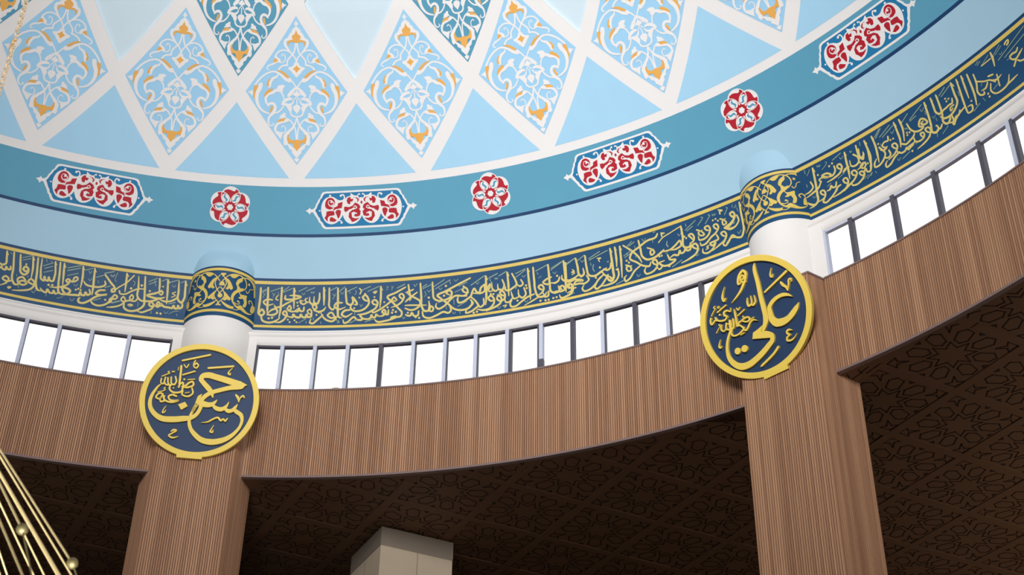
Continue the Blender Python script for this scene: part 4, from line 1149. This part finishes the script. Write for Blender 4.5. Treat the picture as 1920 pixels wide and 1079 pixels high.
for k in range(6):
    a = pi/2-k*pi/3; cx, cy = RR*.53*cos(a), RR*.53*sin(a)
    u, v = (cos(a), sin(a)), (sin(a), -cos(a))                  # outwards, clockwise
    pt = lambda o, t: (cx+RR*(u[0]*o+v[0]*t), cy+RR*(u[1]*o+v[1]*t))
    C = [(.10, -.405), (.27, -.29), (.315, -.15), (.285, 0), (.24, .10), (.245, .19), (.30, .205), (.345, .235), (.28, .32), (.16, .388)]
    arcb = [(.42*cos(t), .42*sin(t)) for t in [rad(68+i*(360-68-104)/22) for i in range(23)]]
    outline(re_, FR, [pt(*q) for q in C]+[pt(o, t) for o, t in arcb], .0045, 0)
disc(re_, 0, 0, RR*.36, .0045)
for k in range(6):
    a = pi/3-k*pi/3; cx, cy = RR*.475*cos(a), RR*.475*sin(a)
    disc(wl, cx, cy, RR*.222, .006, ry=RR*.158, rotn=a)
    u, v = (cos(a), sin(a)), (sin(a), -cos(a)); pt = lambda o, t, w: (cx+RR*(u[0]*o+v[0]*t), cy+RR*(u[1]*o+v[1]*t), w*RR)
    ribbon(tq, FR, [pt(-.15, -.07, .04), pt(-.09, .015, .10), pt(0, 0, .085), pt(.09, -.015, .10), pt(.16, .055, .05)], .0075, 0)
    # thin white ring of the neighbouring petals, crossing over
for k in range(6):
    a = pi/2-k*pi/3; cx, cy = RR*.53*cos(a), RR*.53*sin(a)
    ribbon(wl, FR, [(cx+RR*.445*cos(a+t), cy+RR*.445*sin(a+t), RR*.03) for t in [rad(-150+i*10) for i in range(31)]], .0062, 0)
for k in range(6): disc(wl, RR*.085*cos(k*pi/3), RR*.085*sin(k*pi/3), RR*.06, .006, n=14)
disc(wl, 0, 0, RR*.08, .006)
ro = wh.build('rosette', WHITE, DOME); ro['label'] = 'six petalled crimson and white rosette'
re_.build('crimson_petal', RED, ro); wl.build('tracery', WHITE, ro); tq.build('teal_squiggle', TEALD, ro)
for k in range(-2, 7, 2):
    o = ro if k == -2 else copy_tree(ro, DOME); spin(o, TL+DG*k)

# ------------------------------------------------------------------ lettered frieze, cornice, walls beside the columns
BAYS = [(T0, TL-rad(2.1), 'left'), (TL+rad(2.1), TR-rad(2.1), 'centre'), (TR+rad(2.1), T1, 'right')]
FL = ['navy frieze with gold script, at far left of the left column', 'long navy frieze with gold script between the two columns',
      'navy frieze with gold script rising right of the right column']
strokes = BAND.strip().split('\n'); FB = lambda x, y, h: dome(x/1.215e4, y/1000, h)
def first_th(ln): return sum(float(q.split(',')[0]) for q in ln.split()[1:])/len(ln.split()[1:])*1e-4
for (a, b, nm), lb in zip(BAYS, FL):
    g = empty('calligraphy_frieze', dome((max(a, T0)+min(b, T1))/2, .45)); tag(g, lb, 'frieze', 'calligraphy friezes round the drum')
    m = MB(); A = arc(a, b, .5)
    for s0, s1, k in ((-.03, .86, 0), (.86, .90, 1)): m.grid([[dome(t, s0+(s1-s0)*i/4, .001) for t in A] for i in range(5)], k)
    m.build('field', [NAVY, NAVYLINE], g)
    for s0, s1 in ((.022, .067), (.796, .851)):
        m = MB(); m.grid([[dome(t, s, .004) for t in A] for s in (s0, s1)]); m.build('border_line', GOLDP, g)
    mine = [l for l in strokes if a-.02 < first_th(l) < b+.02]
    P = paint('\n'.join(mine), FB, 1.215, 0, base=.006)
    P['g0'].build('script', [LETTER, THIN], g)
CP = [(12.262, ZC-.03), (12.262, ZC-.085), (12.235, ZC-.09), (12.195, ZC-.105), (12.172, ZC-.13), (12.166, ZC-.155), (12.175, ZC-.18), (12.195, ZC-.195), (12.20, ZC-.20),
      (12.20, ZC-.215), (12.215, ZC-.27), (12.236, ZH+.028), (12.32, ZH+.025)]
for i, (a, b, nm) in enumerate(BAYS):
    m = MB(); A = arc(a, b, .5); m.grid([[cyl(t, r, z) for t in A] for r, z in CP])
    struct(m.build('trim_%d' % (i+1), PLASTER, smooth=True))
def wallbit(name, a, b):
    m = MB(); A = arc(a, b, .3); m.grid([[cyl(t, 12.20, z) for t in A] for z in (ZA-.1, ZH+.2)])
    for t in (a, b): m.quad(cyl(t, 12.20, ZA-.1), cyl(t, 12.20, ZH+.2), cyl(t, 12.34, ZH+.2), cyl(t, 12.34, ZA-.1))
    struct(m.build(name, PLASTER))
JL, JM0, JM1, JR = rad(-8.17), rad(-1.72), rad(36.0), rad(43.5)
wallbit('wall_left', JL, JM0); wallbit('wall_right', JM1, JR)

# the drum behind the viewer, kept plain: fascia, sill, open window band, head, frieze
m = MB(); A = arc(T1, T0+2*pi, 1.5)
m.tone = .5; m.grid([[cyl(t, r, z) for t in A] for r, z in ((12.06, ZB), (12.0, ZB), (12.0, ZA), (12.3, ZA))], 0); m.tone = 0
m.grid([[cyl(t, r, z) for t in A] for r, z in ((12.3, ZH), (12.2, ZH), (12.262, ZC))], 1); m.grid([[dome(t, s, 0) for t in A] for s in (-.02, .9)], 2)
struct(m.build('wall_behind', [WOOD, PLASTER, NAVY]))

# ------------------------------------------------------------------ clerestory windows
WIN = [([-36.3, -33.8, -31.3, -28.9, -26.5, -24.1, -21.6, -19.08, -16.66, -14.24, -11.45], rad(-39), JL, 'LLLLLLLLLLL'),
       ([.30, 2.85, 5.41, 8.02, 10.6, 13.12, 15.55, 18.1, 20.75, 23.25, 25.67, 28.24, 30.84, 33.55], JM0, JM1, 'LLLDLLLBSDLDLD'),
       ([45.65, 49.05, 52.37, 56.03, 58.44, 61.8, 65.2, 68.6, 72, 75.4], JR, rad(79), 'DDDDBDDDDD')]
for i, (mul, a, b, kind) in enumerate(WIN):
    g = empty('window_%d' % (i+1), cyl((a+b)/2, RW, ZA)); struct(g)
    edge = [a]+[rad(x) for x in mul]+[b]
    for t0_, t1_ in zip(edge[:-1], edge[1:]):
        m = MB(); m.grid([[cyl(t, RW+.03, z) for t in (t0_, (t0_+t1_)/2, t1_)] for z in (ZA-.06, ZH+.06)]); m.build('pane', GLASS, g)
    def post(t, w, d0, d1, mt, z0=ZA-.05, z1=ZH+.02, nm='mullion'):
        c = cyl(t, RW+(d0+d1)/2, (z0+z1)/2); er = cyl(t, 1, 0); et = Vector((cos(t), -sin(t), 0)); m = MB()
        m.box(c, et*(w/2), er*((d1-d0)/2), Vector((0, 0, (z1-z0)/2))); return m.build(nm, mt, g)
    for x, k in zip(mul, kind):
        t = rad(x)
        if k == 'L': o = post(t-.0003, .062, -.03, .06, ALU); post(t+.0026, .014, -.02, .06, DARKF, nm='gasket')
        elif k == 'D': post(t, .066, -.03, .06, DARKF)
        elif k == 'B': post(t-.001, .062, -.03, .06, ALU); post(t+.0032, .05, -.02, .06, DARKF, nm='sash_stile')
        elif k == 'S': post(t, .062, -.03, .06, ALU, z0=ZA+.3); post(t, .066, -.028, .06, DARKF, z1=ZA+.31); post(t-.0038, .035, -.02, .06, DARKF, nm='sash_stile')
    m = MB(); A = arc(a, b, .5); m.grid([[cyl(t, r, z) for t in A] for r, z in ((RW+.06, ZH-.005), (RW-.005, ZH-.005), (RW-.005, ZH+.035), (RW+.06, ZH+.035))]); m.build('head_rail', DARKF if i != 2 else ALU, g)
    for t, s in ((a, 1), (b, -1)): post(t+s*.0014, .035, -.03, .06, DARKF if i != 2 else ALU, nm='jamb')

# ------------------------------------------------------------------ timber slats
def slats(m, path, z0, z1, nrm, pitch=.0355, groove=.0095, depth=.012):
    """path: list of points (x, y) close together; boards run upright along it"""
    tone, hold = rnd.random(), 0
    L = [0.0]
    for p, q in zip(path[:-1], path[1:]): L.append(L[-1]+math.hypot(q[0]-p[0], q[1]-p[1]))
    n = max(1, round(L[-1]/pitch)); xs = [p[0] for p in path]; ys = [p[1] for p in path]
    def at(d, off):
        x, y = _interp(d, L, xs), _interp(d, L, ys); nx, ny = nrm(x, y); return x+nx*off, y+ny*off
    pw = L[-1]/n
    for k in range(n):
        if hold <= 0: base = rnd.uniform(.1, .3); hold = rnd.randint(1, 6)
        hold -= 1; m.tone = max(.01, min(1, base+rnd.uniform(-.2, .28)))
        d0, d1 = k*pw, k*pw+pw-groove; d2 = (k+1)*pw
        a, b = at(d0, 0), at(d1, 0); a2, b2, c2 = at(d0, -depth), at(d1, -depth), at(d2, -depth)
        ch = .002; ai, bi = at(d0+ch, ch), at(d1-ch, ch)
        V = lambda p, z: Vector((p[0], p[1], z))
        for p, q in ((a2, a), (a, ai), (ai, bi), (bi, b), (b, b2)): m.quad(V(p, z0), V(q, z0), V(q, z1), V(p, z1), 0)
        m.quad(V(b2, z0), V(c2, z0), V(c2, z1), V(b2, z1), 1)
    m.tone = 0
FLB = ['timber slat fascia, left of the left pillar', 'wide curved timber slat fascia between the two pillars', 'timber slat fascia, right of the right pillar']
PO = rad(.19)                                        # the timber pillars stand a hand to the right of the columns' axes
FB_ = [(T0, TL+PO-rad(3.4)), (TL+PO+rad(3.4), TR+PO-rad(3.4)), (TR+PO+rad(3.4), T1)]
for (a, b), lb in zip(FB_, FLB):
    g = empty('slat_fascia', cyl((a+b)/2, RF, ZB)); tag(g, lb, 'fascia', 'timber fascias under the windows')
    m = MB(); m.tone = .5
    slats(m, [(RF*sin(t), RF*cos(t)) for t in arc(a, b, .1)], ZB+.03, ZA-.025, lambda x, y: (-x/math.hypot(x, y), -y/math.hypot(x, y)))
    m.build('slat_cladding', [WOOD, GROOVE], g)
    A = arc(a, b, .3)
    m = MB(); m.grid([[cyl(t, r, z) for t in A] for r, z in ((11.995, ZA-.028), (11.985, ZA-.028), (11.985, ZA), (12.34, ZA))]); m.build('top_trim', EDGE, g)
    m = MB(); m.grid([[cyl(t, r, z) for t in A] for r, z in ((12.06, ZB+.0), (11.985, ZB+.0), (11.985, ZB+.036), (11.998, ZB+.036))]); m.build('bottom_trim', EDGE, g)
def pillar(th, lb):
    g = empty('timber_pillar', cyl(th, 12.1, 0)); tag(g, lb, 'pillar', 'timber clad pillars under the dome')
    er, et = Vector((sin(th), cos(th), 0)), Vector((cos(th), -sin(th), 0))
    P = [er*r+et*t for r, t in ((12.42, -.865), (11.70, -.56), (11.70, .64), (12.42, .86))]
    m = MB()
    for p, q in zip(P[:-1], P[1:]):
        d = (q-p).normalized(); n = Vector((d.y, -d.x, 0))
        if n.dot(er) > 0: n = -n
        K = 60; slats(m, [((p+(q-p)*i/K).x, (p+(q-p)*i/K).y) for i in range(K+1)], 0.0, ZA-.025, lambda x, y, n=n: (n.x, n.y), pitch=.0355, groove=.0085)
    m.quad(P[3]+Vector((0, 0, 0)), P[0], P[0]+Vector((0, 0, ZA-.03)), P[3]+Vector((0, 0, ZA-.03)), 1)
    m.build('slat_cladding', [WOOD, GROOVE], g)
    m = MB(); Q = [er*r+et*t for r, t in ((12.42, -.877), (11.688, -.572), (11.688, .652), (12.42, .872))]; z = Vector((0, 0, 1))
    for p, q in zip(Q[:-1], Q[1:]): m.quad(p+z*(ZA-.03), q+z*(ZA-.03), q+z*(ZA+.002), p+z*(ZA+.002))
    m.poly([p+z*(ZA+.002) for p in Q]); m.poly([p+z*(ZA-.03) for p in Q]); m.build('ledge', EDGE, g)
pillar(TL, 'timber slat pillar under the left round board, near the brass chandelier rods')
pillar(TR, 'timber slat pillar under the right round board, broad side face showing')

m = MB(); c = cyl(rad(4.95), 12.09, ZA)
m.grid([[c+Vector((.11*cos(b)*cos(2*pi*i/20), .07*cos(b)*sin(2*pi*i/20), .075*sin(b))) for i in range(20)] for b in [pi/2*j/6 for j in range(7)]], 0, True)
tag(m.build('sill_lump', MARBLE, smooth=True), 'small beige rounded lump lying on the window sill right of the left column', 'lump')

# ------------------------------------------------------------------ half-round columns
def column(th, lb, f0, p0, f1, p1):
    """f0, p0: front radius and section radius at the frieze foot; f1, p1: at its head (the column leans in with the wall)"""
    g = empty('half_round_column', cyl(th, 12.25, ZA)); tag(g, lb, 'column', 'half round columns in the drum')
    er, et = Vector((sin(th), cos(th), 0)), Vector((cos(th), -sin(th), 0))
    def F(x, y, h):
        u = max(0, y/858); p = p0+(p1-p0)*u; f = f0+(f1-f0)*u; c = f+p; a = x/1000/p
        return er*(c-(p+h)*cos(a))+et*((p+h)*sin(a))+Vector((0, 0, ZC+y/1000))
    X = [900*(-1+2*i/48) for i in range(49)]
    def skin(name, y0, y1, mt, off=0): m = MB(); m.grid([[F(x, y, off) for x in X] for y in sorted({y0, y1}|({0} if y0 < 0 < y1 else set()))]); return m.build(name, mt, g, smooth=True)
    skin('shaft', (ZA-ZC)*1000, -15, PLASTER); skin('collar', -28, 835, NAVY, .001); skin('collar_edge', 818, 858, NAVYLINE, .0015)
    skin('border_line', 42, 88, GOLDP, .004); skin('border_line', 777, 824, GOLDP, .004)
    # rounded cap dying into the dome
    m = MB(); rows = []
    for j in range(17):
        u = j/16; z = ZD+.52*u; k = .5+.5*cos(u*pi); r = _interp(z, PZ, PR); ws = []
        for i in range(-16, 17):
            hw = math.sqrt(max(.0004, 1-u*u)); a = i/16*.56; q = min(p1, abs(a)/hw); d = max(0, math.sqrt(max(0, p1*p1-q*q))-(p1-(12.01-f1)))     # depth of the round section before the wall
            d = d*k+.0*(1-k); ws.append(er*(r+.012-d-.013*(1-u))+et*a+Vector((0, 0, z)))
        rows.append(ws)
    m.grid(rows); m.build('cap', LIGHTBLUE, g, smooth=True)
    P = paint(COL_, F, 1.0, 0, base=.006); m = MB()
    for k in P: i0 = len(m.v); m.v += P[k].v; m.f += [tuple(i0+i for i in f) for f in P[k].f]; m.m += P[k].m; m.t += P[k].t
    m.build('arabesque', GOLDP, g)
column(TL, 'white half round column with navy collar, above the left round board', 11.88, .64, 11.71, .60)
column(TR, 'white half round column with navy collar, above the right round board', 11.93, .62, 11.83, .70)

# ------------------------------------------------------------------ round boards with raised letters
def board(th, r, tn, z, tilt, yaw, rho, rin, text, brk, lb):
    er, et = Vector((sin(th), cos(th), 0)), Vector((cos(th), -sin(th), 0)); uz = Vector((0, 0, 1))
    t2 = et*cos(yaw)+er*sin(yaw); r2 = er*cos(yaw)-et*sin(yaw); u2 = uz*cos(tilt)-r2*sin(tilt); n = u2.cross(t2)
    if n.dot(er) > 0: n = -n
    C = er*r+et*tn+uz*(z+EYE)
    g = empty('calligraphy_board', C); tag(g, lb, 'board', 'round calligraphy boards')
    FQ = lambda x, y, h: C+t2*(x/1000)+u2*(y/1000)+n*(h-.04)          # letters' faces at h = .04
    m = MB(); N = 96; cs = [(cos(2*pi*k/N), sin(2*pi*k/N)) for k in range(N)]
    ringp = lambda R, h: [FQ(R*1000*a, R*1000*b, h) for a, b in cs]
    m.grid([ringp(rin+.03, 0), [FQ(0, 0, 0)]*N], 0, True); m.build('navy_face', DISC, g)
    m = MB(); m.grid([ringp(rin, -.002), ringp(rin, .043), ringp(rin+.004, .046), ringp(rho-.004, .046), ringp(rho, .042), ringp(rho, -.02), [FQ(0, 0, -.02)]*N], 0, True); m.build('rim', RIM, g)
    P = paint(text, FQ, 1.0, 0, h=.04, thin=0)
    P['g0'].build('raised_script', RIM, g)
    x0, x1, y0, y1, rot = brk; m = MB(); a = Vector((cos(rot), sin(rot), 0)); b = Vector((-sin(rot), cos(rot), 0))
    mid = lambda px, py: (a*px+b*py)
    q = [mid(px, py) for px, py in ((x0, y0), (x1, y0), (x1, y1), (x0, y1))]
    top = [FQ(v.x*1000, v.y*1000, .058) for v in q]; bot = [FQ(v.x*1000, v.y*1000, -.025) for v in q]
    m.poly(top); m.poly(bot)
    for k in range(4): m.quad(top[k-1], top[k], bot[k], bot[k-1])
    m.build('bracket', RIM, g)
board(TL, 11.42, .015, 11.545, rad(14.516), rad(-.19), .914, .829, MEDL, (-.222, .165, -.935, -.872, rad(-1.5)), 'round navy board with yellow script and bracket, on the left pillar')
board(TR, 11.42, -.112, 11.537, rad(17.0), rad(-.62), .888, .800, MEDR, (-.15, .24, -.915, -.845, rad(4)), 'round navy board with a tall upright yellow letter, on the right pillar')

# ------------------------------------------------------------------ stone pier in the hall
PC = Vector((1.798, 13.593, 0)); e1 = Vector((-.587, 1.182, 0)); e2 = Vector((1.146, .574, 0))
pier = empty('stone_pier', PC+(e1+e2)/2); tag(pier, 'square pale stone clad pier standing in the dark hall', 'pier')
e1n, e2n = e1.normalized(), e2.normalized(); W1, W2 = 1.32, 1.28
m = MB(); jt = MB(); z = Vector((0, 0, 1))
m.box(PC+e1n*(W1/2)+e2n*(W2/2)+z*(ZB/2-.01), e1n*(W1/2), e2n*(W2/2), z*(ZB/2-.01)); m.build('stone_cladding', MARBLE, pier)
mm = MB(); mm.box(PC+e1n*(W1/2)+e2n*(W2/2)+z*(ZB-.17), e1n*(W1/2+.006), e2n*(W2/2+.006), z*.155); mm.build('top_band', mat('darker_stone', (132, 120, 106), .6, var=.08), pier)  # darker grey band round the pier's top
def joint(p, q, n):
    d = (q-p).normalized(); s_ = d.cross(n).normalized()*.004; jt.quad(p+s_+n*.003, q+s_+n*.003, q-s_+n*.003, p-s_+n*.003)
zz_ = ZB-.335
while zz_ > .2:
    joint(PC+z*zz_, PC+e2n*W2+z*zz_, -e1n); joint(PC+z*zz_, PC+e1n*W1+z*zz_, -e2n); zz_ -= .62
joint(PC+e2n*(W2*.51)+z*.1, PC+e2n*(W2*.51)+z*(ZB-.33), -e1n); joint(PC+e1n*(W1*.5)+z*.1, PC+e1n*(W1*.5)+z*(ZB-.33), -e2n)
jt.build('joint', JOINT, pier)

# ------------------------------------------------------------------ chandelier hung on the dome's axis
ch = empty('chandelier', (0, 0, 6.7)); tag(ch, 'brass chandelier of long rods with balls, hung from a chain at left edge', 'chandelier')
ZT = 6.75
m = MB(); k = 0; zc = ZT+.1; top = 13.6
while zc < 25.0:
    P = [Vector((.0155*sin(a)*(1 if k % 2 == 0 else .35), .0155*sin(a)*(.35 if k % 2 == 0 else 1), zc+.028*cos(a))) for a in [2*pi*i/12 for i in range(12)]]
    m.tube([p for p in P], .0052, 6, 0, True); zc += .0405; k += 1
m.build('chain', CHAIN, ch, smooth=True)
m = MB(); rows = [(0, .16), (.05, .14), (.075, .06), (.13, .02), (.15, -.06), (.05, -.10), (0, -.12)]
m.grid([[Vector((r*cos(2*pi*i/24), r*sin(2*pi*i/24), ZT+zz)) for i in range(24)] for r, zz in rows], 0, True); m.build('hub', BRASS, ch, smooth=True)
NR = 18
for i in range(NR):
    a = rad(-12.0-19.42*i); b = a-rad(1.3)
    u = Vector((cos(a), sin(a), 0)); w = Vector((cos(b), sin(b), 0)); bp = u*1.385+Vector((0, 0, 3.5+EYE))
    m = MB(); m.tube([u*.13+Vector((0, 0, ZT+.02)), bp], .0065, 8); m.build('rod', BRASS, ch, smooth=True)
    m = MB(); m.ball(bp, .034); o = m.build('ball', BALL, ch, smooth=True)
    m = MB(); m.tube([bp, u*1.62+Vector((0, 0, 3.05+EYE))], .005, 8); m.build('lower_link', BALL, ch, smooth=True)
    m = MB(); m.tube([w*.13+Vector((0, 0, ZT-.05)), w*1.62+Vector((0, 0, 3.05+EYE))], .0065, 8); m.build('rod', BRASS, ch, smooth=True)
m = MB(); m.tube([Vector((1.62*cos(2*pi*i/64), 1.62*sin(2*pi*i/64), 3.05+EYE)) for i in range(64)], .03, 8, 0, True); m.build('inner_ring', BRASS, ch, smooth=True)
bpy.context.view_layer.update()
